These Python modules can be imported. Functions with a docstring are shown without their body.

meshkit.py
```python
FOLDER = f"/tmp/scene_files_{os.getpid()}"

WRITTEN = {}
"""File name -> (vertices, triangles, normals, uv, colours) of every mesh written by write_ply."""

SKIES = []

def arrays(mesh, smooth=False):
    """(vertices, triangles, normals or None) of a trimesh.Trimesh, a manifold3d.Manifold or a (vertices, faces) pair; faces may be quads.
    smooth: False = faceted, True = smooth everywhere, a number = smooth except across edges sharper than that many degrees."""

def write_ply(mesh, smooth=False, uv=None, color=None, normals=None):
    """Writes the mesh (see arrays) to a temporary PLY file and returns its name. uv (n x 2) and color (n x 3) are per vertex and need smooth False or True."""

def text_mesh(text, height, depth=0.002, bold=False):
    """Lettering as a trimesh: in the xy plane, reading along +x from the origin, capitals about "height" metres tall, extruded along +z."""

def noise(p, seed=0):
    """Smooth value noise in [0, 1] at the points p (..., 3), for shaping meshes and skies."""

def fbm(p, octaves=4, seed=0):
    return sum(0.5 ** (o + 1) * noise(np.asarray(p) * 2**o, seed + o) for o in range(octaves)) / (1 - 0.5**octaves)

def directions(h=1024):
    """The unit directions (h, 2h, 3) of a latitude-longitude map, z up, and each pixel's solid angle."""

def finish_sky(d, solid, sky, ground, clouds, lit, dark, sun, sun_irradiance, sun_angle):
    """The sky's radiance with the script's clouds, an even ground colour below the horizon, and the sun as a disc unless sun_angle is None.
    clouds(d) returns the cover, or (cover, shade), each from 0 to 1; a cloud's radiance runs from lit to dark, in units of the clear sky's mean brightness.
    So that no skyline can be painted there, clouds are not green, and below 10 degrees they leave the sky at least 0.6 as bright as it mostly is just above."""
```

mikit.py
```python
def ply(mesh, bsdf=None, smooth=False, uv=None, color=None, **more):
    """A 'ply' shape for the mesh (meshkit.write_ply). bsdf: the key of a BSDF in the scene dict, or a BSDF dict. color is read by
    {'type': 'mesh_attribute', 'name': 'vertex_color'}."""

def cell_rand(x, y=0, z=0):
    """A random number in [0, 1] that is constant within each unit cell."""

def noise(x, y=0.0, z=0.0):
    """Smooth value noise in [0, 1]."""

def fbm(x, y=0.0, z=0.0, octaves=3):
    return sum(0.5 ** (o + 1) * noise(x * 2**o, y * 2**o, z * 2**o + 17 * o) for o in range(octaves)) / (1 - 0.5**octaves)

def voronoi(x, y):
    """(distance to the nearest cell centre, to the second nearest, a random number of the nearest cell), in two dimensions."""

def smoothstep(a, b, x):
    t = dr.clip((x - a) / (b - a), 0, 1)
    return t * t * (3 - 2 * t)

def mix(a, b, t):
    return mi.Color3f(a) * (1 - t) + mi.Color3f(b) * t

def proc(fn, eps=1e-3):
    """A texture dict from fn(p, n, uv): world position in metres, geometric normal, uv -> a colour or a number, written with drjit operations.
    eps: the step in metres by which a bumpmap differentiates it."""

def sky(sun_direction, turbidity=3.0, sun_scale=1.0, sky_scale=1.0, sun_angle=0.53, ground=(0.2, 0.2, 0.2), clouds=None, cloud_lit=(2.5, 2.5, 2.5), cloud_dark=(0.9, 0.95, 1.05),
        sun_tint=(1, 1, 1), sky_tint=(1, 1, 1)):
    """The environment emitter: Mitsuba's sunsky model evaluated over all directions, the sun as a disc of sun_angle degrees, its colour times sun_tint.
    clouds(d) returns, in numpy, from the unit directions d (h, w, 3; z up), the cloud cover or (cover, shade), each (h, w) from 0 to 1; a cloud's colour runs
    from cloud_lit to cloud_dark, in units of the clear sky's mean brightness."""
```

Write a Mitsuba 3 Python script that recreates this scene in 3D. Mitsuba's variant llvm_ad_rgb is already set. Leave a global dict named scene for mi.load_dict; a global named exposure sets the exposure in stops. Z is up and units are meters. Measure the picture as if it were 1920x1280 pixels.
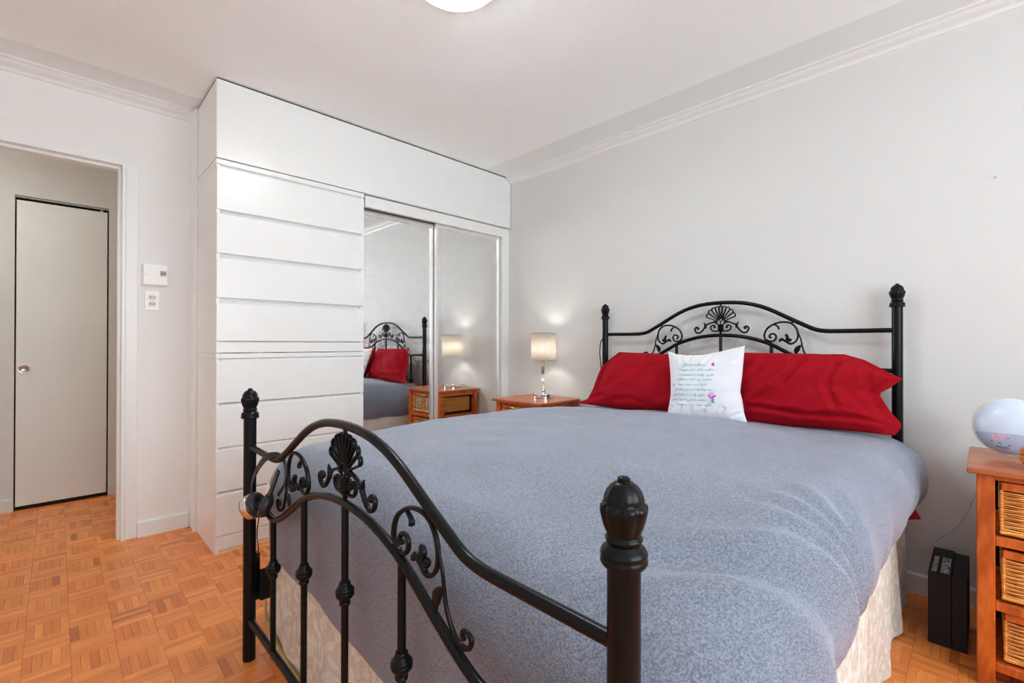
import math, random
import numpy as np
import trimesh
import drjit as dr
import mitsuba as mi
import mikit, meshkit
from mikit import noise, fbm, cell_rand, smoothstep, mix, proc

T = mi.ScalarTransform4f
scene, labels = {}, {}
rng = np.random.default_rng(7)

# ------------------------------------------------------------------ camera, light, exposure
CAM_H, YAW, PITCH, ROLL, FOC = 1.088, 0.776275, 0.0041455, -0.00158977, 870.656
_f = np.array([math.sin(YAW), math.cos(YAW), 0]); _r = np.array([math.cos(YAW), -math.sin(YAW), 0]); _d = np.array([0, 0, -1.0])
_f2 = _f * math.cos(PITCH) - _d * math.sin(PITCH); _d2 = _d * math.cos(PITCH) + _f * math.sin(PITCH)
_d3 = _d2 * math.cos(ROLL) - _r * math.sin(ROLL)
scene['camera'] = {'type': 'perspective', 'fov_axis': 'x', 'fov': math.degrees(2 * math.atan(960 / FOC)), 'near_clip': 0.02, 'far_clip': 60.0,
                   'to_world': T().look_at(origin=[0, 0, CAM_H], target=list(np.array([0, 0, CAM_H]) + _f2), up=list(-_d3))}
exposure = 0.36
WINDOW_LIGHT = [5.2, 5.8, 6.35]      # added glowing panel in the opening of the bedroom window
CEILING_LIGHT = [35.0, 35.0, 34.2]     # glass of the ceiling lamp
BULB_LIGHT = [88.0, 79.0, 67.0]       # bulb of the table lamp
HALL_LIGHT = [46.0, 43.0, 38.5]         # added lamp that brightens the hall, out of view

# room: headboard wall at X = WX, door wall at Y = WY, window wall at Y = SY, back wall at X = BX
WX, WY, SY, BX, CZ = 2.692, 3.322, -1.75, -1.15, 2.457
HY = 4.395                              # far wall of the hall
scene['window_1__light_panel'] = {'type': 'rectangle', 'to_world': T().translate([0.70, SY - 0.06, 1.60]).rotate([1, 0, 0], -90).scale([1.05, 0.70, 1]),
                         'emitter': {'type': 'area', 'radiance': {'type': 'rgb', 'value': WINDOW_LIGHT}},
                         'bsdf': {'type': 'diffuse', 'reflectance': {'type': 'rgb', 'value': 0.6}}}
labels['window_1__light_panel'] = {'label': 'added glowing panel standing in for daylight in the window'}  # glowing panel stands in for daylight through the window

# ------------------------------------------------------------------ materials
def rgb(v):
    return {'type': 'rgb', 'value': list(v) if not isinstance(v, (int, float)) else [v] * 3}
def mat(name, color, rough=0.5, metallic=0.0, spec=0.5, two=True, **more):
    b = {'type': 'principled', 'base_color': color if isinstance(color, dict) else rgb(color), 'roughness': rough, 'metallic': metallic, **more}
    if metallic == 0: b['specular'] = spec
    scene[name] = {'type': 'twosided', 'bsdf': b} if two else b
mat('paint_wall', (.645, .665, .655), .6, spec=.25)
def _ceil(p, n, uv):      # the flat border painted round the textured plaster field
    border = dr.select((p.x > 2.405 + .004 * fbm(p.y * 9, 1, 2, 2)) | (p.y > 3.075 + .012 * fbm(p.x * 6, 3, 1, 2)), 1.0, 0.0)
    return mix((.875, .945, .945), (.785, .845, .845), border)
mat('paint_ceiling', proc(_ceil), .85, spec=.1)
mat('paint_wall_lifted', (.79, .815, .805), .6, spec=.25)  # lighter copy of the wall paint, makes door, window and back walls brighter
mat('paint_trim', (.775, .815, .81), .35)
mat('paint_hall', (.635, .63, .61), .6, spec=.25)
mat('lacquer_white', (.765, .80, .795), .3)
mat('white_plastic', (.82, .82, .80), .3)
mat('beige_plastic', (.62, .57, .44), .35)
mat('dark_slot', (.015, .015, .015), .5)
mat('black_metal', (.0035, .0042, .005), .27, spec=.18, clearcoat=.05, clearcoat_gloss=.8)
mat('black_plastic', (.012, .012, .013), .4)
mat('black_box', (.010, .010, .012), .6, spec=.25)
mat('chrome', (.82, .82, .82), .06, 1.0)
mat('nickel', (.50, .47, .43), .22, 1.0)
mat('brass', (.75, .52, .18), .25, 1.0)
mat('aluminium', (.80, .81, .81), .3, 0.6)
scene['mirror_silver'] = {'type': 'twosided', 'bsdf': {'type': 'conductor', 'material': 'none', 'specular_reflectance': rgb((.94, .955, .95))}}
mat('seal_gap_black', (.02, .025, .025), .5)  # black of the door seal, also of the painted shade above the cabinet
mat('track_grey', (.16, .16, .155), .5)
mat('fabric_red', (.30, .0045, .012), .8, spec=.08, sheen=.08)
mat('fabric_cushion', (.72, .74, .79), .8, spec=.1)
mat('sheet_white', (.8, .8, .8), .8, spec=.1)
mat('print_teal', (.22, .50, .58), .8, spec=.1)
mat('print_purple', (.42, .06, .42), .8, spec=.1)
mat('print_pink', (.75, .35, .65), .8, spec=.1)
mat('print_slate', (.10, .22, .32), .8, spec=.1)
mat('letter_white', (.45, .45, .45), .7)
mat('clock_shell', (.58, .67, .82), .25)
mat('clock_panel', (.40, .47, .64), .3)
mat('clock_rear', (.62, .58, .48), .4)
mat('display_pink', (.70, .42, .55), .4)
mat('lcd_grey', (.36, .38, .34), .3)
mat('cable_grey', (.55, .55, .55), .5)
mat('closet_dark', (.25, .25, .25), .7)
scene['shade_fabric'] = {'type': 'principledthin', 'base_color': rgb((.195, .180, .165)), 'roughness': .8, 'diff_trans': 1.0, 'spec_trans': 0.0}

def _duvet(p, n, uv):
    a = fbm(p.x * 430, p.y * 430, p.z * 430, 2)
    b = noise(p.x * 1200, p.y * 1200, p.z * 1200)
    c = fbm(p.x * 7, p.y * 7, p.z * 7, 2)
    t = 0.62 * a + 0.38 * b
    return mix((.098, .116, .156), (.242, .270, .334), smoothstep(.24, .74, t)) * (0.92 + 0.16 * c)
mat('fabric_duvet', proc(_duvet), .8, spec=.2, sheen=2.3)

def _damask(p, n, uv):
    wx = p.x + 0.05 * fbm(p.x * 14, p.y * 14, p.z * 14, 2)
    q = dr.sin((p.y + wx) * 60 + 9 * fbm(p.y * 22, p.z * 22, p.x * 22, 3)) * dr.sin(p.z * 66 + 9 * fbm(p.z * 21, p.x * 21 + 3, p.y * 21, 3))
    r = dr.sin(q * 9 + 7 * fbm(p.y * 34, p.z * 34, p.x * 34, 2))
    m = smoothstep(-.35, .75, q) * .55 + smoothstep(.1, .9, r) * .25 + .3 * noise(p.y * 70 + p.x * 70, p.z * 9, 4)
    f = fbm(p.x * 500, p.y * 500, p.z * 500, 2)
    return mix((.50, .485, .425), (.78, .765, .705), m) * (.92 + .16 * f)
mat('fabric_skirt', proc(_damask), .7, spec=.2, sheen=.2)
mat('fabric_lining', (.55, .42, .16), .8)

PB, PX0, PY0, PN = 0.119, 0.041, 2.325, 5     # parquet block, its grid origin, strips in a block
def _parquet(p, n, uv):
    gx, gy = (p.x - PX0) / PB, (p.y - PY0) / PB
    ix, iy = dr.floor(gx), dr.floor(gy)
    vert = (mi.Int32(ix + iy) & 1) == 0
    fx, fy = gx - ix, gy - iy
    s = dr.floor(dr.select(vert, fx, fy) * PN)
    r1, r2, r3 = cell_rand(ix * 7 + s, iy * 5 + 3, 11), cell_rand(ix * 3 + s, iy * 7 + 1, 23), cell_rand(ix + s * 9, iy, 37)
    along, across = dr.select(vert, p.y, p.x), dr.select(vert, p.x, p.y)
    g = fbm(along * 16 + r2 * 50, across * 260 + r1 * 70, 3, 3)
    g2 = noise(along * 5 + r1 * 33, across * 60 + r2 * 20, 7)
    c = mix((.58, .160, .032), (.79, .295, .072), dr.clip(r1 * .75 + dr.select(vert, 0.0, .20), 0, 1))
    c = mix(c, (.36, .085, .02), smoothstep(.94, .98, r3) * .7)
    c = mix(c, (.66, .18, .045), smoothstep(.55, .9, r2) * .4)
    return c * (0.80 + 0.26 * g + 0.14 * g2)
mat('floor_wood', proc(_parquet), .33, spec=.45, clearcoat=.25, clearcoat_gloss=.85)
mat('floor_gap', (.22, .085, .03), .7)

def _wood(p, n, uv):
    g = fbm(p.x * 60 + p.z * 8, p.y * 60 + p.z * 8, p.z * 7, 3)
    h = noise(p.x * 260, p.y * 260, p.z * 26)
    return mix((.35, .058, .006), (.55, .118, .013), smoothstep(.25, .75, g)) * (.88 + .2 * h)
mat('wood_orange', proc(_wood), .3, spec=.5, clearcoat=.3, clearcoat_gloss=.85)
def _woodtop(p, n, uv):
    g = fbm(p.x * 70, p.y * 9, p.z * 8, 3)
    return mix((.26, .065, .016), (.40, .115, .030), smoothstep(.25, .75, g))
mat('wood_top', proc(_woodtop), .3, spec=.5, clearcoat=.3, clearcoat_gloss=.85)
def _wicker(p, n, uv):
    r = noise(p.x * 90, p.y * 35, p.z * 300)
    return mix((.52, .17, .025), (.78, .38, .09), smoothstep(.3, .75, r))
mat('wicker_reed', proc(_wicker), .55)
mat('wicker_pale', (.80, .66, .45), .5)
mat('inside_shade', (.035, .018, .008), .8)  # near-black that puts the shade inside the nightstands into colour
def _ball(p, n, uv):
    r = noise(p.x * 30, p.y * 30, p.z * 160)
    return mix((.33, .085, .018), (.60, .21, .06), smoothstep(.25, .7, r))
mat('wood_ball', proc(_ball), .25, spec=.5, clearcoat=.5, clearcoat_gloss=.9)
mat('cup_silver', (.80, .75, .70), .14, 1.0)
def _vhall(p, n, uv):
    return mi.Color3f(.74, .75, .71) * (0.97 + .06 * fbm(p.x * 3, p.z * 3, 1, 2))
mat('paint_hall_door', proc(_vhall), .5, spec=.3)

# ------------------------------------------------------------------ helpers
def mesh(v, f):
    v, f = np.asarray(v, float), np.asarray(f, int)
    if f.shape[1] == 4: f = np.vstack([f[:, [0, 1, 2]], f[:, [0, 2, 3]]])
    return trimesh.Trimesh(v, f, process=False)
def join(*ms):
    ms = [m for g in ms for m in (g if isinstance(g, list) else [g])]
    return trimesh.util.concatenate(ms)
def box(x0, x1, y0, y1, z0, z1, b=0.0):
    if b <= 0:
        m = trimesh.creation.box(extents=[x1 - x0, y1 - y0, z1 - z0]); m.apply_translation([(x0 + x1) / 2, (y0 + y1) / 2, (z0 + z1) / 2]); return m
    pts = []
    for x, sx in ((x0, 1), (x1, -1)):
        for y, sy in ((y0, 1), (y1, -1)):
            for z, sz in ((z0, 1), (z1, -1)):
                pts += [[x + sx * b, y + sy * b, z], [x + sx * b, y, z + sz * b], [x, y + sy * b, z + sz * b]]
    return trimesh.Trimesh(*(lambda h: (h.vertices, h.faces))(trimesh.convex.convex_hull(np.array(pts))), process=False)
def catmull(pts, n=6, closed=False):
    p = np.asarray(pts, float)
    q = np.vstack([p[-1], p, p[0], p[1]]) if closed else np.vstack([2 * p[0] - p[1], p, 2 * p[-1] - p[-2]])
    out = []
    for i in range(len(q) - 3):
        a, b, c, d = q[i:i + 4]
        for t in np.arange(n) / n:
            out.append(.5 * (2 * b + (c - a) * t + (2 * a - 5 * b + 4 * c - d) * t * t + (3 * b - a - 3 * c + d) * t ** 3))
    if not closed: out.append(p[-1])
    return np.array(out)
def tube(pts, r, sides=10, closed=False, flat=1.0, up=None, caps=True):
    p = np.asarray(pts, float); n = len(p); r = np.broadcast_to(np.asarray(r, float), (n,))
    t = np.roll(p, -1, 0) - np.roll(p, 1, 0) if closed else np.gradient(p, axis=0)
    t /= np.linalg.norm(t, axis=1, keepdims=True) + 1e-12
    u = np.zeros_like(p)
    a = np.array(up, float) if up is not None else (np.array([0, 0, 1.0]) if abs(t[0, 2]) < .9 else np.array([1.0, 0, 0]))
    for i in range(n):
        if up is not None: a = np.array(up, float)
        w = a - t[i] * (a @ t[i]); w /= np.linalg.norm(w) + 1e-12; u[i] = w; a = w
    b = np.cross(t, u); ang = np.arange(sides) * 2 * np.pi / sides
    v = p[:, None] + r[:, None, None] * (np.cos(ang)[None, :, None] * u[:, None] * flat + np.sin(ang)[None, :, None] * b[:, None])
    i, j = np.meshgrid(np.arange(n if closed else n - 1), np.arange(sides), indexing='ij'); k = (i + 1) % n
    f = np.stack([i * sides + j, k * sides + j, k * sides + (j + 1) % sides, i * sides + (j + 1) % sides], -1).reshape(-1, 4)
    v = v.reshape(-1, 3); f = np.vstack([f[:, [0, 1, 2]], f[:, [0, 2, 3]]])
    if caps and not closed:
        v = np.vstack([v, p[:1] - t[:1] * r[0] * .6, p[-1:] + t[-1:] * r[-1] * .6]); m0, m1 = len(v) - 2, len(v) - 1; jj = np.arange(sides)
        f = np.vstack([f, np.stack([jj * 0 + m0, jj, (jj + 1) % sides], 1), np.stack([jj * 0 + m1, (n - 1) * sides + (jj + 1) % sides, (n - 1) * sides + jj], 1)])
    m = mesh(v, f)
    if m.volume < 0: m.invert()
    return m
def lathe(prof, cx=0, cy=0, n=32, ripple=None):
    """prof: (r, z) from bottom to top; ripple(z, angle) scales the radius"""
    prof = np.asarray(prof, float); ang = np.arange(n) * 2 * np.pi / n
    R = np.repeat(prof[:, :1], n, 1)
    if ripple is not None: R = R * ripple(prof[:, 1][:, None], ang[None])
    v = np.stack([cx + R * np.cos(ang), cy + R * np.sin(ang), np.repeat(prof[:, 1:], n, 1)], -1).reshape(-1, 3)
    i, j = np.meshgrid(np.arange(len(prof) - 1), np.arange(n), indexing='ij')
    f = np.stack([i * n + j, i * n + (j + 1) % n, (i + 1) * n + (j + 1) % n, (i + 1) * n + j], -1).reshape(-1, 4)
    f = np.vstack([f[:, [0, 1, 2]], f[:, [0, 2, 3]]])
    c0, c1 = len(v), len(v) + 1; v = np.vstack([v, [[cx, cy, prof[0, 1]], [cx, cy, prof[-1, 1]]]]); jj = np.arange(n); L = (len(prof) - 1) * n
    f = np.vstack([f, np.stack([jj * 0 + c0, (jj + 1) % n, jj], 1), np.stack([jj * 0 + c1, L + jj, L + (jj + 1) % n], 1)])
    return mesh(v, f)
def grid_faces(nu, nv, wrap=False):
    i, j = np.meshgrid(np.arange(nu - 1), np.arange(nv if wrap else nv - 1), indexing='ij'); k = (j + 1) % nv
    q = np.stack([i * nv + j, (i + 1) * nv + j, (i + 1) * nv + k, i * nv + k], -1).reshape(-1, 4)
    return np.vstack([q[:, [0, 1, 2]], q[:, [0, 2, 3]]])
def ellipsoid(c, r, n=24):
    m = trimesh.creation.uv_sphere(1.0, count=[n, 2 * n]); m.apply_scale(r); m.apply_translation(c); return m
def prism(poly, y0, y1, axis='x'):
    """closed polygon (a, b) extruded; axis 'x': a->y, b->z along x; axis 'y': a->x, b->z along y"""
    from shapely.geometry import Polygon
    m = trimesh.creation.extrude_polygon(Polygon(poly), y1 - y0, engine='earcut')
    v = m.vertices.copy()
    m.vertices = np.stack([v[:, 2] + y0, v[:, 0], v[:, 1]], 1) if axis == 'x' else np.stack([v[:, 0], v[:, 2] + y0, v[:, 1]], 1)
    if m.volume < 0: m.invert()
    return m
def numbered(k):
    used = lambda q: q in scene or q in labels or any(x.startswith(q + '__') for x in scene)
    if not used(k): return k
    i = 1
    while used('%s_%03d' % (k, i)): i += 1
    return '%s_%03d' % (k, i)
def thing(name, label, cat, group=None):
    k = numbered(name); labels[k] = {'label': label, 'category': cat}
    if group: labels[k]['group'] = group
    return k
def part(parent, name, m, bsdf, smooth=30, label=None, kind=None, **more):
    k = numbered(parent + '__' + name)
    scene[k] = mikit.ply(m, bsdf, smooth=smooth, **more)
    if label or kind:
        labels[k] = {}
        if label: labels[k]['label'] = label
        if kind: labels[k]['kind'] = kind
    return k
def one(name, m, bsdf, label, cat, smooth=30, group=None, **more):
    k = numbered(name); scene[k] = mikit.ply(m, bsdf, smooth=smooth, **more); labels[k] = {'label': label, 'category': cat}
    if group: labels[k]['group'] = group
    return k
def struct(name, m, bsdf, label=None, smooth=False):
    scene[name] = mikit.ply(m, bsdf, smooth=smooth); labels[name] = {'kind': 'structure'}
    if label: labels[name]['label'] = label
    return name

# ------------------------------------------------------------------ room shell
struct('floor', box(BX - .1, WX + .1, SY - .1, HY + .1, -.12, -.008), 'floor_gap', 'worn orange oak mosaic parquet floor')
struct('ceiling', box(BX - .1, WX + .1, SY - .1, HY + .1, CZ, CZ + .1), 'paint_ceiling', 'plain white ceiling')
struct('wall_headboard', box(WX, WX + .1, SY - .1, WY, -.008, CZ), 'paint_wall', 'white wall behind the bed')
struct('wall_back', box(BX - .1, BX, SY - .1, WY, -.008, CZ), 'paint_wall_lifted', 'white wall behind the camera')
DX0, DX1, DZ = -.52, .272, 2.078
struct('wall_door', join(box(BX, DX0, WY, WY + .1, -.008, CZ), box(DX0, DX1, WY, WY + .1, DZ, CZ), box(DX1, WX + .1, WY, WY + .1, -.008, CZ)), 'paint_wall_lifted', 'white wall with the doorway to the hall')
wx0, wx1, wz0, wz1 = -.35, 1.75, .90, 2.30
struct('wall_window', join(box(BX, wx0, SY - .1, SY, -.008, CZ), box(wx1, WX, SY - .1, SY, -.008, CZ), box(wx0, wx1, SY - .1, SY, -.008, wz0), box(wx0, wx1, SY - .1, SY, wz1, CZ)), 'paint_wall_lifted', 'white wall with the window')
struct('window_1', join(box(wx0, wx0 + .05, SY - .05, SY - .01, wz0, wz1), box(wx1 - .05, wx1, SY - .05, SY - .01, wz0, wz1), box(wx0 + .05, wx1 - .05, SY - .05, SY - .01, wz0, wz0 + .05),
                        box(wx0 + .05, wx1 - .05, SY - .05, SY - .01, wz1 - .05, wz1), box(.675, .725, SY - .05, SY - .01, wz0 + .05, wz1 - .05)), 'paint_trim', 'white window frame')
# hall
struct('wall_hall', join(box(BX - .1, -.193, HY, HY + .1, -.008, CZ), box(.268, .62, HY, HY + .1, -.008, CZ), box(-.193, .268, HY, HY + .1, 2.047, CZ)), 'paint_hall', 'far wall of the hall', False)
struct('wall_hall_end', box(.56, .62, WY + .1, HY, -.008, CZ), 'paint_hall', 'end wall of the hall')
struct('wall_hall_closet', box(-.25, .32, HY + .1, HY + .14, -.008, 2.2), 'dark_slot', 'inside of the hall closet, its shade put into the black')  # near-black board stands in for the shade behind the closet door
def hbase(x0, x1): return prism([(HY - .012, 0), (HY + .001, 0), (HY + .001, .085), (HY - .006, .085), (HY - .012, .075)], x0, x1, 'x')
struct('baseboard_hall', join(hbase(BX, -.194), hbase(.269, .56)), 'paint_hall', 'white baseboard in the hall')
# crown moulding: profile (distance from wall, drop)
cp = [(0, 0), (.068, 0), (.068, .006), (.060, .010), (.052, .012), (.046, .020), (.036, .028), (.028, .031), (.020, .036), (.014, .045), (.012, .050), (.004, .052), (0, .056)]
struct('trim_1', prism([(WY - a, CZ - b) for a, b in cp], BX, .572, 'x'), 'paint_trim', 'crown moulding above the doorway')
struct('trim_2', prism([(WX - a, CZ - b) for a, b in cp], SY, 2.752, 'y'), 'paint_trim', 'crown moulding above the bed')
# baseboards
def bprof(w, s=-1): return [(w, 0), (w + s * .014, 0), (w + s * .014, .080), (w + s * .010, .088), (w, .088)]
struct('baseboard_door', prism(bprof(WY), .328, .566, 'x'), 'paint_trim', 'white baseboard by the wardrobe')
struct('baseboard_headboard', prism(bprof(WX), SY, 2.75, 'y'), 'paint_trim', 'white baseboard behind the bed')
# doorway frame
fr = [box(DX1, DX1 + .052, WY - .007, WY, 0, DZ + .0, .002), box(DX1 - .016, DX1, WY - .010, WY + .11, 0, DZ, .002), box(DX1 - .030, DX1 - .016, WY + .028, WY + .085, 0, DZ - .016, .002),
      box(DX0, DX1 - .016, WY - .010, WY + .11, DZ - .016, DZ, .002), box(DX0 + .016, DX1 - .030, WY + .028, WY + .085, DZ - .032, DZ - .016, .002),
      box(DX0, DX0 + .016, WY - .010, WY + .11, 0, DZ - .016, .002), box(DX0 - .055, DX0, WY - .007, WY, 0, DZ, .002)]
struct('trim_3', join(fr), 'paint_trim', 'white door frame of the hall doorway', 30)
part('trim_3', 'strike_plate', box(DX1 - .0175, DX1 - .0155, WY - .002, WY + .022, .93, .995, .0006), 'nickel', label='metal strike plate on the door frame')
# hall door
struct('door_1', box(-.186, .260, HY + .006, HY + .040, .022, 2.018, .002), 'paint_hall_door', 'plain white flush closet door in the hall', 30)
cupc = np.array([-.149, HY + .006, .914])
cup = []
for k, (rr, yy) in enumerate(((1.0, 0), (1.0, -.003), (.93, -.006), (.80, -.006), (.62, -.0035), (.3, -.0015), (0.02, -.001))):
    a = np.arange(40) * 2 * np.pi / 40
    cup.append(np.stack([cupc[0] + .030 * rr * np.cos(a), cupc[1] + yy + a * 0, cupc[2] + .0275 * rr * np.sin(a)], -1))
part('door_1', 'finger_pull', mesh(np.vstack(cup), grid_faces(7, 40, True)), 'nickel', 40, label='oval nickel finger pull')
for s in (-1, 1):
    part('door_1__finger_pull', 'screw', ellipsoid([cupc[0] + s * .0225, cupc[1] - .006, cupc[2]], [.0032, .0016, .0032], 8), 'nickel', True)
part('door_1', 'top_track', box(-.19, .266, HY + .012, HY + .03, 2.034, 2.046), 'nickel')
part('door_1', 'roller_bracket', box(.222, .236, HY + .010, HY + .03, 2.016, 2.036), 'nickel')
# added ceiling lamp, out of view, to light the hall
hl = thing('added_hall_lamp', 'added round glass lamp on the hall ceiling to brighten the hall', 'ceiling lamp')
part(hl, 'glass_bowl', lathe([(.02, CZ - .09), (.08, CZ - .085), (.12, CZ - .065), (.14, CZ - .03), (.142, CZ - .008)], -.98, 3.60, 24), 'white_plastic', True, emitter={'type': 'area', 'radiance': rgb(HALL_LIGHT)})
part(hl, 'base', lathe([(.15, CZ - .010), (.15, CZ)], -.98, 3.60, 24), 'white_plastic', 30)
# ceiling lamp of the bedroom
LX, LY, LR = 1.027, 1.342, .17
cl = thing('ceiling_lamp', 'glowing round glass lamp flush on the ceiling', 'ceiling lamp')
part(cl, 'glass_bowl', lathe([(LR * math.sin(t), CZ - .024 - .081 * math.cos(t)) for t in np.linspace(.06, math.pi / 2, 18)], LX, LY, 40), 'white_plastic', True,
     emitter={'type': 'area', 'radiance': rgb(CEILING_LIGHT)})
part(cl, 'base', lathe([(LR + .003, CZ - .034), (LR + .009, CZ - .034), (LR + .010, CZ - .030), (LR + .010, CZ)], LX, LY, 40), 'white_plastic', 30, label='white metal base ring, enlarged to shield the ceiling from the bowl')  # ring made wider and deeper to keep grazing lamp light off the ceiling

# ------------------------------------------------------------------ parquet: strips as separate pieces where they show largest
F3 = np.array([_r * math.cos(ROLL) + _d2 * math.sin(ROLL), _d3, _f2])
def to_px(p):
    q = (np.atleast_2d(p) - [0, 0, CAM_H]) @ F3.T
    z = np.maximum(q[:, 2], 1e-6)
    return 960 + FOC * q[:, 0] / z, 640 + FOC * q[:, 1] / z, q[:, 2]
strips = []
for ix in range(math.floor((BX - PX0) / PB), math.ceil((WX - PX0) / PB)):
    for iy in range(math.floor((SY - PY0) / PB), math.ceil((HY - PY0) / PB)):
        x0, y0 = PX0 + ix * PB, PY0 + iy * PB
        for s in range(PN):
            w = PB / PN
            r = (x0 + s * w, x0 + (s + 1) * w, y0, y0 + PB) if (ix + iy) % 2 == 0 else (x0, x0 + PB, y0 + s * w, y0 + (s + 1) * w)
            r = (max(r[0], BX), min(r[1], WX), max(r[2], SY), min(r[3], HY))
            if r[1] - r[0] < .004 or r[3] - r[2] < .004: continue
            if r[3] > WY and r[0] > .56: continue
            c = np.array([(r[0] + r[1]) / 2, (r[2] + r[3]) / 2, 0])
            px, py, d = to_px(np.array([[r[0], r[2], 0], [r[1], r[2], 0], [r[1], r[3], 0], [r[0], r[3], 0]]))
            area = 0
            if d.min() > .25:
                area = .5 * abs(sum(px[k] * py[(k + 1) % 4] - px[(k + 1) % 4] * py[k] for k in range(4)))
                mx, my = px.mean(), py.mean()
                if not (0 <= mx < 1920 and 0 <= my < 1280): area = 0
                if .54 < c[0] < 2.62 and .26 < c[1] < 1.79: area = 0                 # under the bed
                if c[0] > 2.1 and -.45 < c[1] < .03 or (c[0] > 2.28 and .04 < c[1] < .15): area = 0   # under the nightstand and the box
                if c[0] > .56 and c[1] > 1.79: area = 0                              # behind the bed and under the chests
            strips.append((area, r))
strips.sort(key=lambda t: -t[0])
def strip_mesh(r, k):
    h = .0004 * ((k * 7919) % 13 / 12 - .5); g = .00022
    a0, a1, b0, b1 = r[0] + g, r[1] - g, r[2] + g, r[3] - g; c = .0007
    v = [[a0, b0, -.008], [a1, b0, -.008], [a1, b1, -.008], [a0, b1, -.008], [a0, b0, h - c], [a1, b0, h - c], [a1, b1, h - c], [a0, b1, h - c],
         [a0 + c, b0 + c, h], [a1 - c, b0 + c, h], [a1 - c, b1 - c, h], [a0 + c, b1 - c, h]]
    q = [[0, 3, 2, 1], [8, 9, 10, 11]] + [[i, (i + 1) % 4, (i + 1) % 4 + 4, i + 4] for i in range(4)] + [[i + 4, (i + 1) % 4 + 4, (i + 1) % 4 + 8, i + 8] for i in range(4)]
    return mesh(v, q)
for k, (a, r) in enumerate(strips[:300]):
    scene['floor__parquet_strip' + ('_%03d' % k if k else '')] = mikit.ply(strip_mesh(r, k), 'floor_wood')
part('floor', 'parquet_field', join([strip_mesh(r, k) for k, (a, r) in enumerate(strips[300:])]), 'floor_wood', False, kind='stuff', label='rest of the parquet strips')

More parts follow.
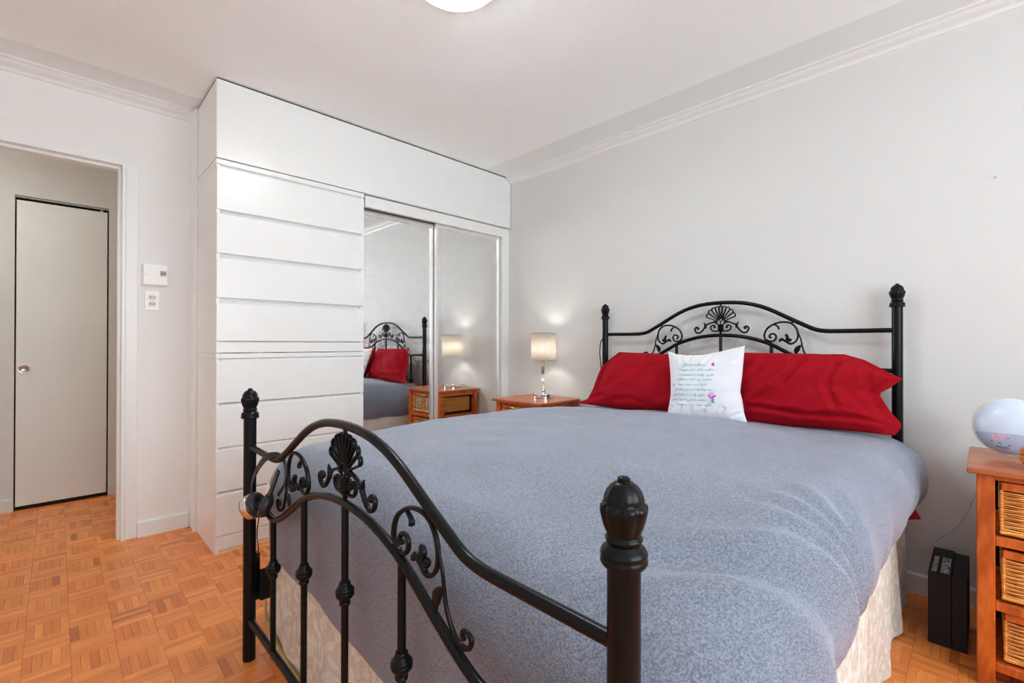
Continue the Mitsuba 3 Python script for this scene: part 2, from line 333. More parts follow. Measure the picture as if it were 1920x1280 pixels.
# ------------------------------------------------------------------ wardrobe wall
FY, KX0, KX1, KY = 2.76, .584, 1.391, 3.188
def chest(z0, zt, drawers, plinth, label, grp='stacked chests of drawers'):
    t = thing('chest_of_drawers', label, 'chest of drawers', grp)
    part(t, 'carcass', join(box(KX0, KX0 + .018, FY + .004, KY, z0, zt - .026, .001), box(KX1 - .018, KX1, FY + .004, KY, z0, zt - .026, .001), box(KX0 + .018, KX1 - .018, KY - .01, KY, z0, zt - .026),
                            box(KX0 + .018, KX1 - .018, FY + .02, FY + .034, plinth[0], zt - .026)), 'lacquer_white')
    part(t, 'top_panel', box(KX0 - .001, KX1 + .001, FY - .003, KY, zt - .026, zt, .0015), 'lacquer_white')
    for a, b in drawers:
        d = part(t, 'drawer', box(KX0 + .001, KX1 - .001, FY - .004, FY + .014, a, b, .0015), 'lacquer_white')
        part(d, 'finger_lip', prism([(FY - .0035, b - .001), (FY + .0035, b - .001), (FY + .0195, b + .012), (FY + .0195, b + .016)], KX0 + .020, KX1 - .020, 'x'), 'lacquer_white')
    part(t, 'plinth', box(KX0 + .001, KX1 - .001, FY - .002, FY + .014, plinth[0], plinth[1], .001), 'lacquer_white')
    return t
lower = chest(0.0, 1.034, [(.094, .303), (.321, .535), (.549, .759), (.778, .997)], (.022, .091), 'white four-drawer chest of drawers standing on the parquet floor, lower one of the stack')
part(lower, 'base_strip', box(KX0 + .019, KX1 - .02, FY + .004, FY + .014, 0, .021), 'wicker_pale', label='pale raw wood edge under the plinth')
chest(1.0345, 2.036, [(1.098, 1.292), (1.322, 1.526), (1.552, 1.755), (1.777, 1.997)], (1.037, 1.092), 'white four-drawer chest of drawers standing on another chest below the overhead cabinet')
oc = thing('overhead_cabinet', 'long plain white overhead cabinet under the ceiling above chests and mirror doors', 'cabinet')
part(oc, 'front_panel', box(KX0 - .001, WX - .004, FY - .003, FY + .015, 2.0415, 2.4475, .0015), 'lacquer_white')
part(oc, 'side_panel', box(KX0, KX0 + .018, FY + .016, KY, 2.0415, 2.446, .001), 'lacquer_white')
part(oc, 'bottom_panel', box(KX0 + .018, WX - .004, FY + .016, KY, 2.0415, 2.058), 'lacquer_white')
part(oc, 'gap_shade', box(KX0 + .003, WX - .004, FY + .006, KY - .01, 2.449, CZ - .0005), 'seal_gap_black', label='black strip put in as the shade of the gap under the ceiling')  # black strip stands in for shade in the gap above the cabinet
struct('trim_4', join(box(.568, KX0 - .002, KY + .002, WY, 0, CZ - .012, .002), box(KX0 - .002, KX0 + .02, KY + .001, KY + .02, 0, CZ - .012)), 'paint_trim', 'white filler board between wall and wardrobe', 30)
# mirror doors
struct('trim_5', join(box(KX1 + .018, WX - .001, FY + .018, FY + .040, 1.962, 2.036, .0015), box(2.618, WX - .001, FY + .018, FY + .055, 0, 1.9625, .0015)), 'lacquer_white', 'white header and jamb of the mirror doors', 30)
struct('trim_6', join(box(KX1 + .005, 2.618, FY + .041, FY + .10, 1.965, 1.99), box(KX1 + .002, 2.618, FY + .041, FY + .10, 0.0, .012)), 'track_grey', 'grey sliding track of the mirror doors', 30)
def mirror_door(x0, x1, y, z1, label, stile):
    t = thing('mirror_door', label, 'mirror door', 'sliding mirror doors')
    part(t, 'mirror_glass', box(x0 + stile, x1 - stile, y, y + .005, .06, z1 - .03), 'mirror_silver', False, label='mirror glass')
    for a, b in ((x0, x0 + stile), (x1 - stile, x1)):
        part(t, 'stile', join(box(a, b, y - .008, y + .016, .015, z1, .002), box(a + .002, a + .007, y - .011, y - .007, .015, z1, .001)), 'aluminium')
    part(t, 'top_rail', box(x0 + stile, x1 - stile, y - .006, y + .014, z1 - .032, z1, .002), 'aluminium')
    part(t, 'bottom_rail', box(x0 + stile, x1 - stile, y - .006, y + .014, .015, .06, .002), 'aluminium')
    return t
m1 = mirror_door(1.975, 2.612, 2.812, 1.965, 'right sliding mirror door beside the bedside lamp, in front of the other', .022)
m2 = mirror_door(1.394, 1.984, 2.846, 1.962, 'left sliding mirror door next to the white chests, set further back', .020)
part(m2, 'edge_seal', box(1.9845, 2.022, 2.846, 2.862, .015, 1.96), 'seal_gap_black', label='black brush seal between the doors')
struct('wall_closet', join(box(1.395, WX, KY, KY + .05, 0, 2.04), box(KX0 - .01, KX0, KY + .02, KY + .05, 0, 2.4)), 'closet_dark', 'inside of the closet')

# thermostat and socket on the door wall
th = thing('thermostat', 'white wall thermostat beside the doorway, above the socket', 'thermostat')
part(th, 'case', box(.344, .458, WY - .030, WY - .006, 1.414, 1.536, .004), 'white_plastic')
part(th, 'back_plate', box(.340, .452, WY - .006, WY, 1.418, 1.532, .001), 'white_plastic')
sc = part(th, 'screen', box(.421, .450, WY - .0315, WY - .029, 1.468, 1.498, .0008), 'lcd_grey', label='grey display reading 24')
def textm(s, h, bold=False, depth=.0006):
    return meshkit.text_mesh(s, h, depth, bold)
def place(m, o, ex, ey):
    """lettering: text x along ex, y along ey from the origin o"""
    ex, ey = np.array(ex, float), np.array(ey, float); ez = np.cross(ex, ey); v = m.vertices
    m.vertices = np.array(o) + v[:, :1] * ex + v[:, 1:2] * ey + v[:, 2:] * ez
    return m
part(sc, 'digits', place(textm('24', .014, True), [.4245, WY - .0316, 1.476], [1, 0, 0], [0, 0, 1]), 'dark_slot', False, label='24')
for zz in (1.452, 1.437):
    part(th, 'button', lathe([(.0045, 0), (.0045, .0012), (.003, .0016)], 0, 0, 16).apply_transform(trimesh.transformations.rotation_matrix(math.pi / 2, [1, 0, 0])).apply_translation([.4355, WY - .030, zz]), 'white_plastic')
part(th, 'brand_mark', box(.352, .362, WY - .0304, WY - .0298, 1.4705, 1.4725), 'lcd_grey', False)
ou = thing('wall_socket', 'white double wall socket with cream inserts below the thermostat', 'wall socket')
part(ou, 'cover_plate', box(.355, .423, WY - .006, WY, 1.272, 1.384, .002), 'white_plastic')
for zz in (1.346, 1.309):
    a = np.arange(28) * 2 * np.pi / 28
    rr = [(.0175 * np.clip(1.25 * math.cos(t), -1, 1), .0135 * math.sin(t)) for t in a]
    o = part(ou, 'socket_face', prism([(.389 + p, zz + q) for p, q in rr], WY - .008, WY - .005, 'y'), 'beige_plastic', 30)
    for s, hh in ((-1, .0085), (1, .0065)):
        part(o, 'slot', box(.389 + s * .007 - .0015, .389 + s * .007 + .0015, WY - .0084, WY - .0075, zz - hh / 2, zz + hh / 2), 'dark_slot', False)
part(ou, 'screw', ellipsoid([.389, WY - .006, 1.3275], [.003, .0012, .003], 8), 'beige_plastic', True)
one('wall_nail', tube([[WX, -.031, 1.757], [WX - .012, -.031, 1.759]], .0025, 8), 'nickel', 'small nail left in the white wall above the bedside', 'nail', 30)

# ------------------------------------------------------------------ iron bed
CIRC = [(.3312, -.0557), (.3433, -.0602), (.358, -.0546), (.3703, -.0397), (.3747, -.0214), (.3728, .0015), (.3629, .0241), (.3482, .0397), (.3288, .0479), (.3048, .0495), (.2811, .0455), (.2576, .0349), (.2368, .0194), (.2253, -.0006), (.2218, -.0205), (.2253, -.0336), (.2367, -.0435), (.2529, -.0479), (.2669, -.0445), (.2759, -.0334), (.2763, -.02), (.2693, -.0111), (.2599, -.009), (.2495, -.0136), (.246, -.0225), (.2495, -.0286), (.2548, -.0273)]
SPUR = [(.267, .040), (.2799, .0314), (.2881, .0227), (.2881, .0145)]
STALK = [(.3735, .004), (.3814, -.0213), (.3889, -.0442), (.3926, -.0672), (.3976, -.0902), (.4051, -.1087), (.4177, -.1274), (.4329, -.1393), (.4508, -.142), (.465, -.1341), (.4681, -.1213), (.4586, -.1141), (.447, -.1158), (.4444, -.1244), (.4495, -.1284)]
LEAF = [(.3889, -.066), (.3752, -.069), (.3604, -.0819), (.3575, -.0967), (.3624, -.1081), (.3715, -.1124), (.3727, -.106), (.3802, -.0946), (.3864, -.0786)]
PETS = [[(.3227, -.0480), (.3276, -.0263), (.3203, -.0128)], [(.3264, -.0523), (.3409, -.0364), (.3392, -.0470)], [(.3215, -.05), (.3036, -.0373), (.2917, -.0478)], [(.3335, -.0570), (.3191, -.0422)]]
SIDE = [(.024, .0640), (.0435, .0597), (.063, .0519), (.0799, .0439), (.0913, .0258), (.1056, .009), (.1229, -.0007), (.138, .0053), (.1453, .0198), (.1418, .0297), (.1316, .0332), (.1234, .0265), (.1287, .0217)]
SPIKE = [(.0941, .0585), (.087, .0469), (.0743, .0466), (.0785, .0354), (.0799, .0255), (.0884, .0342)]
INSC = [(.0085, .0102), (.027, .0091), (.0435, .0122), (.0541, .0236), (.0541, .0348), (.0435, .0424), (.0325, .0393), (.0311, .0301), (.0366, .0288)]
LINK = [(.0085, .0407), (.0188, .0506), (.0311, .0565), (.0435, .0592)]
TOP = [(.755, 0), (.66, 0), (.5437, -.0002), (.4887, .0015), (.4457, .0106), (.4036, .0314), (.3523, .0586), (.3022, .0865), (.2437, .1175), (.187, .1405), (.1229, .1568), (.0609, .164), (0, .166)]
INNER = [(.755, -.178), (.66, -.178), (.60, -.178), (.56, -.180), (.53, -.185), (.50, -.185), (.4685, -.177), (.43, -.160), (.3984, -.144), (.3624, -.1245), (.312, -.0957), (.2581, -.0661), (.2057, -.0455), (.141, -.0278), (.074, -.0173), (0, -.0138)]
def sym(l): return l + [(-a, b) for a, b in l[-2::-1]]
KN = [(.0001, -.034), (.0115, -.034), (.0130, -.029), (.0105, -.024), (.0135, -.019), (.0175, -.012), (.0205, -.005), (.0215, .002), (.0190, .005), (.0205, .009), (.0190, .014), (.0150, .018), (.0125, .025), (.0130, .030), (.0105, .034), (.0001, .034)]
POSTR = .0197
FIN = [(.0001, -.1375), (.0260, -.1375), (.0275, -.134), (.0278, -.130), (.0262, -.126), (.0262, -.124), (.0276, -.121), (.0272, -.117), (.0250, -.112), (.0215, -.108), (.0195, -.105), (.0205, -.102), (.0218, -.0985), (.0222, -.096), (.0205, -.093), (.0190, -.091),
       (.0215, -.085), (.0245, -.075), (.0265, -.065), (.0280, -.056), (.0284, -.050), (.0278, -.045), (.0250, -.0425), (.0232, -.041), (.0238, -.037), (.0230, -.030), (.0205, -.022), (.0165, -.0145), (.0115, -.0095), (.0075, -.0085), (.0072, -.006), (.0078, -.0035), (.0060, -.001), (.0030, 0), (.0001, .0003)]
def fripple(z, a):
    zz = (z - fripple.top) / .745
    w = ((zz > -.0905) & (zz < -.0425)) * 1.0
    w2 = ((zz > -.0415) & (zz < -.010)) * 1.0
    return 1 - .11 * w * (1 - np.abs(np.cos(4 * a))) ** 1.5 - .05 * w2 * (1 - np.abs(np.cos(4 * a + .9))) ** 1.5
def iron_end(X, cy, hw, zrail, ztop, bed, nm, extra):
    s = hw / .755
    P = lambda l, x=0.0: np.array([[X + x, cy + a * s, zrail + b] for a, b in l])
    h = part(bed, nm, tube(catmull(P(sym(TOP)), 6), .0102, 14), 'black_metal', True)
    part(h, 'inner_arch', tube(catmull(P(sym(INNER)), 6), .0096, 14), 'black_metal', True)
    zl = extra['zlow']
    part(h, 'lower_rail', tube(P([(-.755, zl - zrail), (.755, zl - zrail)]), .0105, 12), 'black_metal', 40)
    for k, u in enumerate((-.51, -.255, 0, .255, .51)):
        us = u * (.2475 / .255) / s if extra.get('foot') else u
        zt = zrail + np.interp(abs(us), [p[0] for p in INNER[::-1]], [p[1] for p in INNER[::-1]])
        y = cy + us * s; kz = extra['knot'][k]
        pr = [(.0082, zl)] + [(r if r > .001 else .0082, kz + q * .78) for r, q in KN] + [(.0082, zt)]
        part(h, 'baluster', lathe(pr, X, y, 18, lambda z, a: 1 + .05 * np.sin(6 * a + z * 260) * (np.abs(z - kz) < .03)), 'black_metal', 40)
    for sgn in (1, -1):
        M = lambda l: [(a * sgn, b) for a, b in l]
        n = len(CIRC) * 5 - 4
        rad = np.interp(np.linspace(0, 1, n), [0, .08, .5, .85, 1], [.0055, .0042, .0048, .0044, .0052])
        part(h, 'scroll', join(tube(catmull(P(M(CIRC)), 5), rad, 8, flat=1.3, up=(1, 0, 0)), tube(catmull(P(M(SPUR)), 5), np.linspace(.0035, .0055, 16), 8, flat=1.3, up=(1, 0, 0)), tube(catmull(P(M(STALK)), 5), np.interp(np.linspace(0, 1, 71), [0, .5, 1], [.003, .0046, .0042]), 8),
                               tube(P(M([(.3545, .052), (.346, .041)])), .0045, 8), tube(P(M([(.239, -.0415), (.228, -.051)])), .0042, 8)), 'black_metal', True)
        part(h, 'flower', join([tube(catmull(P(M(q)), 5), np.interp(np.linspace(0, 1, (len(q) - 1) * 5 + 1), [0, .5, .85, 1], [.004, .0075, .0068, .0045] if j < 3 else [.005, .007, .007, .005]), 8) for j, q in enumerate(PETS)]), 'black_metal', True)
        lc = catmull(P(M(LEAF)), 4, True); ctr = lc.mean(0)
        v = np.vstack([lc + [.0015, 0, 0], lc - [.0015, 0, 0], [ctr + [.0055, 0, 0]], [ctr - [.0055, 0, 0]]]); q = len(lc); jj = np.arange(q); kk = (jj + 1) % q
        lm = mesh(v, np.vstack([np.stack([jj, kk, jj * 0 + 2 * q], 1), np.stack([kk + q, jj + q, jj * 0 + 2 * q + 1], 1), np.stack([jj, jj + q, kk], 1), np.stack([kk, jj + q, kk + q], 1)]))
        if lm.volume < 0: lm.invert()
        part(h, 'leaf', lm, 'black_metal', 50)
    # shell ornament
    b0 = np.array([0, .0585]); lobes = []
    angs = np.radians([-61, -44, -28, -13.5, 0, 13.5, 28, 44, 61]); ln = [.088, .091, .0905, .089, .0885, .089, .0905, .091, .088]
    for a, L in zip(angs, ln):
        d = np.array([math.sin(a), math.cos(a)]); e = np.array([d[1], -d[0]]); w = .0112
        pts = [b0 + d * .0195 - e * .0035] + [b0 + d * (L * .55) - e * (w * .62)] + [b0 + d * (L - w) + w * (d * math.sin(t) - e * math.cos(t)) for t in np.linspace(.1, math.pi - .1, 7)] + [b0 + d * (L * .55) + e * (w * .62), b0 + d * .0195 + e * .0035]
        lobes.append(tube(catmull(P([tuple(q) for q in pts]), 4), .0031, 8, flat=2.0, up=(1, 0, 0)))
    arc = [tuple(b0 + .021 * np.array([math.sin(t), math.cos(t)])) for t in np.linspace(-1.75, 1.75, 11)]
    lobes.append(tube(catmull(P(arc), 3), .0042, 8, flat=1.6, up=(1, 0, 0)))
    lobes += [tube(P([(0, .04), (0, .058), (q, .0735)]), .0028, 8) for q in (-.009, .009)] + [tube(P([(0, .143), (0, .158)]), .0050, 8)]
    part(h, 'shell', join(lobes), 'black_metal', True)
    part(h, 'collar', lathe([(.004, zrail - .012), (.006, zrail + .004), (.0125, zrail + .012), (.0150, zrail + .018), (.0160, zrail + .021), (.0138, zrail + .024), (.0160, zrail + .027), (.0138, zrail + .030), (.0160, zrail + .033), (.0138, zrail + .036), (.0155, zrail + .040), (.012, zrail + .043), (.006, zrail + .048)], X, cy, 20), 'black_metal', 40)
    for sgn in (1, -1):
        M = lambda l: [(a * sgn, b) for a, b in l]
        sp = P(M(SPIKE)); c = sp.mean(0)
        part(h, 'side_scroll', join(tube(catmull(P(M(SIDE)), 5), np.interp(np.linspace(0, 1, 61), [0, .3, .8, 1], [.0036, .0047, .0044, .0050]), 8, flat=1.4, up=(1, 0, 0)), ellipsoid(P(M([(.128, .0245)]))[0], [.0065, .0075, .0075], 8),
                                    tube(np.array([sp[0], c, sp[4]]), [.002, .008, .002], 8), tube(catmull(P(M(INSC)), 5), .0040, 8, flat=1.4, up=(1, 0, 0)), ellipsoid(P(M([(.0345, .031)]))[0], [.006, .0065, .0065], 8), tube(catmull(P(M(LINK)), 5), .0036, 8)), 'black_metal', True)
    for sgn in (1, -1):
        y = cy + sgn * hw
        p = part(h, 'post', join(lathe([(POSTR * .98, 0), (POSTR, .003), (POSTR, ztop - .1022)], X, y, 28), box(X - .002, X + .03, y - .013, y + .013, .20, .36, .002)), 'black_metal', 40)
        fripple.top = ztop
        part(p, 'finial', lathe([(r, ztop + q * .745) for r, q in FIN], X, y, 64, fripple), 'black_metal', 50)
        for zz in (.145, .205):
            part(p, 'bolt', ellipsoid([X - .004, y + sgn * .0195, zz], [.005, .004, .005], 8), 'black_metal', True)
    return h
bed = thing('iron_bed', 'black wrought iron bed frame with shell and scroll ornaments in headboard and footboard', 'bed')
iron_end(.479, 1.0385, .7395, .7315, .9315, bed, 'footboard', dict(zlow=.138, knot=[.393, .467, .511, .467, .393], foot=True))
iron_end(2.62, 1.023, .755, 1.1485, 1.352, bed, 'headboard', dict(zlow=.42, knot=[.70, .76, .80, .76, .70]))
for y in (.315, 1.735):
    part(bed, 'side_rail', box(.50, 2.60, y - .006, y + .006, .21, .315, .002), 'black_metal')

# mattress, box spring, sheet, skirt, duvet
def rbox(x0, x1, y0, y1, z0, z1, r):
    import manifold3d as m3
    s = m3.Manifold.sphere(r, 16)
    h = m3.Manifold.batch_hull([s.translate([x, y, z]) for x in (x0 + r, x1 - r) for y in (y0 + r, y1 - r) for z in (z0 + r, z1 - r)])
    return h
one('mattress', rbox(.60, 2.58, .31, 1.75, .34, .675, .07), 'fabric_red', 'mattress in a red fitted sheet under the grey duvet', 'mattress', 40)
one('box_spring', rbox(.60, 2.57, .33, 1.72, .322, .339, .008), 'sheet_white', 'flat white bed base under the mattress', 'bed base', 40)

def wavy_skirt():
    path = []
    x0, x1, y0, y1, r = .552, 2.585, .243, 1.800, .03
    path += [(x, y0) for x in np.linspace(x1, x0 + r, 160)]
    path += [(x0 + r - r * math.sin(t), y0 + r - r * math.cos(t)) for t in np.linspace(0, math.pi / 2, 8)]
    path += [(x0, y) for y in np.linspace(y0 + r, y1 - r, 140)]
    path += [(x0 + r - r * math.cos(t), y1 - r + r * math.sin(t)) for t in np.linspace(0, math.pi / 2, 8)]
    path += [(x, y1) for x in np.linspace(x0 + r, x1, 160)]
    p = np.array(path); t = np.gradient(p, axis=0); t /= np.linalg.norm(t, axis=1, keepdims=True); n = np.stack([-t[:, 1], t[:, 0]], 1)
    n *= np.sign(((p - [1.5, 1.0]) * n).sum(1, keepdims=True))
    s = np.concatenate([[0], np.cumsum(np.linalg.norm(np.diff(p, axis=0), axis=1))])
    zs = np.linspace(.455, .006, 26); V = []
    for z in zs:
        k = (0.455 - z) / .45
        wob = .010 * k * np.sin(s * 19 + 2.2 * np.sin(s * 3.1)) + .006 * k * np.sin(s * 41 + 1.3) + .012 * k * (meshkit.noise(np.stack([s * 5, s * 0 + k, s * 0], -1), 3) - .5)
        out = p + n * (wob + .006 * k)[:, None]
        V.append(np.column_stack([out, np.full(len(p), z) + .006 * np.sin(s * 7) * k]))
    V = np.array(V); inn = V.copy(); inn[:, :, :2] -= n[None] * .003
    nu, nv = V.shape[:2]; f = grid_faces(nu, nv)
    e = []
    a = np.arange(nv - 1); N = nu * nv
    for row in (0, nu - 1):
        q = np.stack([row * nv + a, row * nv + a + 1, N + row * nv + a + 1, N + row * nv + a], 1); e.append(q if row else q[:, ::-1])
    q = np.vstack(e)
    return mesh(np.vstack([V.reshape(-1, 3), inn.reshape(-1, 3)]), np.vstack([f, f[:, ::-1] + N, q[:, [0, 1, 2]], q[:, [0, 2, 3]]]))
bs = thing('bed_skirt', 'cream damask bed skirt hanging to the floor under the grey duvet', 'bed skirt')
part(bs, 'ruffle', wavy_skirt(), 'fabric_skirt', True)
lin = np.array([[.530, 1.79, .15], [.528, 1.765, .10], [.531, 1.70, .06], [.535, 1.60, .025], [.538, 1.50, .012]])
lt = catmull(lin, 6)
part(bs, 'lining', mesh(np.vstack([lt, lt + [.004, -.004, .035], lt + [.002, 0, 0], lt + [.006, -.004, .035]]), np.vstack([grid_faces(4, len(lt))])), 'fabric_lining', True, label='yellowish hem lining at the foot corner')

def duvet():
    yL, yR, xF, xH = 1.865, .168, .518, 2.53
    r1, r2 = .17, .21
    path = []
    path += [(x, yR + .02 * max(0, (x - 2.3)) - .012 * math.exp(-((x - 2.45) / .12) ** 2)) for x in np.linspace(xH, xF + r2, 150)]
    path += [(xF + r2 - r2 * math.sin(t), yR + r2 - r2 * math.cos(t)) for t in np.linspace(0, math.pi / 2, 44)[1:]]
    path += [(xF, y) for y in np.linspace(yR + r2, yL - r1, 120)[1:]]
    path += [(xF + r1 - r1 * math.cos(t), yL - r1 + r1 * math.sin(t)) for t in np.linspace(0, math.pi / 2, 36)[1:]]
    path += [(x, yL) for x in np.linspace(xF + r1, xH, 150)[1:]]
    p = np.array(path); m = len(p)
    t = np.gradient(p, axis=0); t /= np.linalg.norm(t, axis=1, keepdims=True); n = np.stack([-t[:, 1], t[:, 0]], 1)
    n *= np.sign(((p - [1.5, 1.0]) * n).sum(1, keepdims=True))
    s = np.concatenate([[0], np.cumsum(np.linalg.norm(np.diff(p, axis=0), axis=1))])
    med = np.stack([np.clip(p[:, 0], 1.15, 2.53), np.full(m, 1.015)], 1)
    def ztop(x, y):
        v = (y - 1.015) / .8
        return .768 - .030 * v * v - .040 * np.clip((1.25 - x) / .7, 0, 1) ** 1.6 - .048 * np.clip((x - 1.75) / .6, 0, 1) ** 1.5
    edge = .17
    rows = []
    fr = np.linspace(0, 1, 56)
    base = p - n * edge
    for f in fr[:-1]:
        q = med + (base - med) * f; rows.append((q, ztop(q[:, 0], q[:, 1]) , f * .0))
    zedge = ztop(base[:, 0], base[:, 1]); drop = .155
    for ph in np.linspace(0, math.pi / 2, 22):
        q = base + n * edge * math.sin(ph); rows.append((q, zedge - drop * (1 - math.cos(ph)), .35 * ph / 1.57))
    # hem height along the edge
    x, y = p[:, 0], p[:, 1]
    right = np.interp(x, [.6, .9, 1.0, 1.2, 1.36, 1.6, 2.05, 2.5], [.40, .455, .47, .482, .47, .455, .425, .415])
    foot = np.interp(y, [.2, .4, 1.0, 1.2, 1.35, 1.6, 1.7, 1.86], [.40, .345, .332, .350, .366, .362, .345, .318])
    left = np.interp(x, [.55, .75, 1.2, 2.5], [.318, .35, .40, .40])
    wf = np.clip((-n[:, 0] - .25) / .5, 0, 1); wr = (n[:, 1] < 0)
    hem = wf * foot + (1 - wf) * np.where(wr, right, left) + .004 * np.sin(s * 23)
    zs = zedge - drop
    for k in np.linspace(0, 1, 30)[1:]:
        bul = -.012 * np.sin(k * math.pi * .9) * (1 - wf) + .002 * k
        q = p + n * (-.060 * k * k * (1 - wf) - .006 * k * wf - bul * 0)[:, None]
        rows.append((q, zs + (hem - zs) * k, .35 + .65 * k))
    V = np.array([np.column_stack([q, z]) for q, z, _ in rows]); K = np.array([np.broadcast_to(k, (m,)) for _, _, k in rows])
    # normals and folds
    M0 = mesh(V.reshape(-1, 3), grid_faces(len(rows), m)); N = M0.vertex_normals.reshape(V.shape)
    if N[3, m // 2, 2] < 0: N = -N
    sr = np.exp(-((V[:, :, 0] - 1.25) / .55) ** 2) * np.clip((.75 - V[:, :, 1]) / .5, 0, 1)     # gathered folds, window side
    S = np.broadcast_to(s, K.shape)
    fold = .0085 * np.sin(S * 26 + 2.5 * np.sin(S * 5) - 5.0 * V[:, :, 2]) * sr * K ** 1.2
    fold += .006 * np.sin(S * 17 + 3 * np.sin(S * 2.3)) * K * np.where(wr, 1, .5)[None] * (1 - .6 * wf[None])
    big = (meshkit.fbm(V * [2.6, 2.6, 1.5], 3, 5) - .5) * .030
    wr1 = (meshkit.fbm(np.stack([V[:, :, 0] * 9 + V[:, :, 1] * 5, V[:, :, 1] * 3.5 - V[:, :, 0] * 2, V[:, :, 2] * 4], -1), 3, 9) - .5) * .011
    # soft ridges that run to the gathered corner
    dx, dy = V[:, :, 0] - 1.15, V[:, :, 1] - .10
    ang, rad = np.arctan2(dy, dx), np.hypot(dx, dy)
    ridge = .0060 * np.sin(ang * 13 + 1.5 * np.sin(rad * 5)) * np.exp(-((rad - .15) / .13) ** 2)
    tt = np.clip(((V[:, :, 0] - .70) * .22 + (V[:, :, 1] - .44) * -.25) / (.22 ** 2 + .25 ** 2), -.3, 1.3)
    vd = np.hypot(V[:, :, 0] - (.70 + .22 * tt), V[:, :, 1] - (.44 - .25 * tt))
    ridge = ridge - .020 * np.exp(-(vd / .035) ** 2) * np.exp(-((tt - .6) / .6) ** 2) + .014 * np.exp(-((vd - .075) / .035) ** 2) * np.exp(-((tt - .6) / .6) ** 2)
    sd = np.abs((V[:, :, 0] - 2.02) * .5 + (V[:, :, 1] - 1.45) * .87)
    ridge = ridge - .007 * np.exp(-(sd / .012) ** 2) * np.exp(-(((V[:, :, 0] - 2.02) * .87 - (V[:, :, 1] - 1.45) * .5) / .12) ** 2)
    V = V + N * (fold + big * np.clip(1 - K * .6, .3, 1) + wr1 + ridge)[:, :, None]
    inn = V - N * .022
    inn[:, :, 2] = np.maximum(inn[:, :, 2], V[:, :, 2] - .03)
    # puffy rounded hem
    nu, nv = V.shape[:2]; f = grid_faces(nu, nv); N_ = nu * nv
    a = np.arange(nv - 1); rim = (V[-1] + inn[-1]) / 2 - [0, 0, .010]
    allv = np.vstack([V.reshape(-1, 3), inn.reshape(-1, 3), rim])
    l = (nu - 1) * nv
    q = np.vstack([np.stack([l + a, 2 * N_ + a, 2 * N_ + a + 1, l + a + 1], 1), np.stack([2 * N_ + a, N_ + l + a, N_ + l + a + 1, 2 * N_ + a + 1], 1)])
    faces = np.vstack([f, f[:, ::-1] + N_, q[:, [0, 1, 2]], q[:, [0, 2, 3]]])
    g = np.arange(nu - 1)
    for c, fl in ((0, False), (nv - 1, True)):
        q = np.stack([g * nv + c, (g + 1) * nv + c, N_ + (g + 1) * nv + c, N_ + g * nv + c], 1)
        q = q[:, ::-1] if not fl else q
        faces = np.vstack([faces, q[:, [0, 1, 2]], q[:, [0, 2, 3]]])
    M = mesh(allv, faces)
    if M.vertex_normals[5 * nv + nv // 2][2] < 0: M.invert()
    return M
one('duvet', duvet(), 'fabric_duvet', 'heathered blue-grey duvet spread over the whole bed', 'duvet', True)
# red sheet corner hanging beside the headboard
sh = []
for k, u in enumerate(np.linspace(0, 1, 9)):
    for j, w in enumerate(np.linspace(0, 1, 9)):
        sh.append([2.42 + .17 * u + .01 * math.sin(6 * w), .262 - .075 * w * (.4 + .6 * u), .50 - .115 * w - .03 * u * w])
sh = np.array(sh)
shm = mesh(np.vstack([sh, sh + [0, .004, .003]]), np.vstack([grid_faces(9, 9), grid_faces(9, 9)[:, ::-1] + 81]))
one('bed_sheet', shm, 'fabric_red', 'dark red sheet corner hanging below the duvet by the headboard post', 'bed sheet', True)

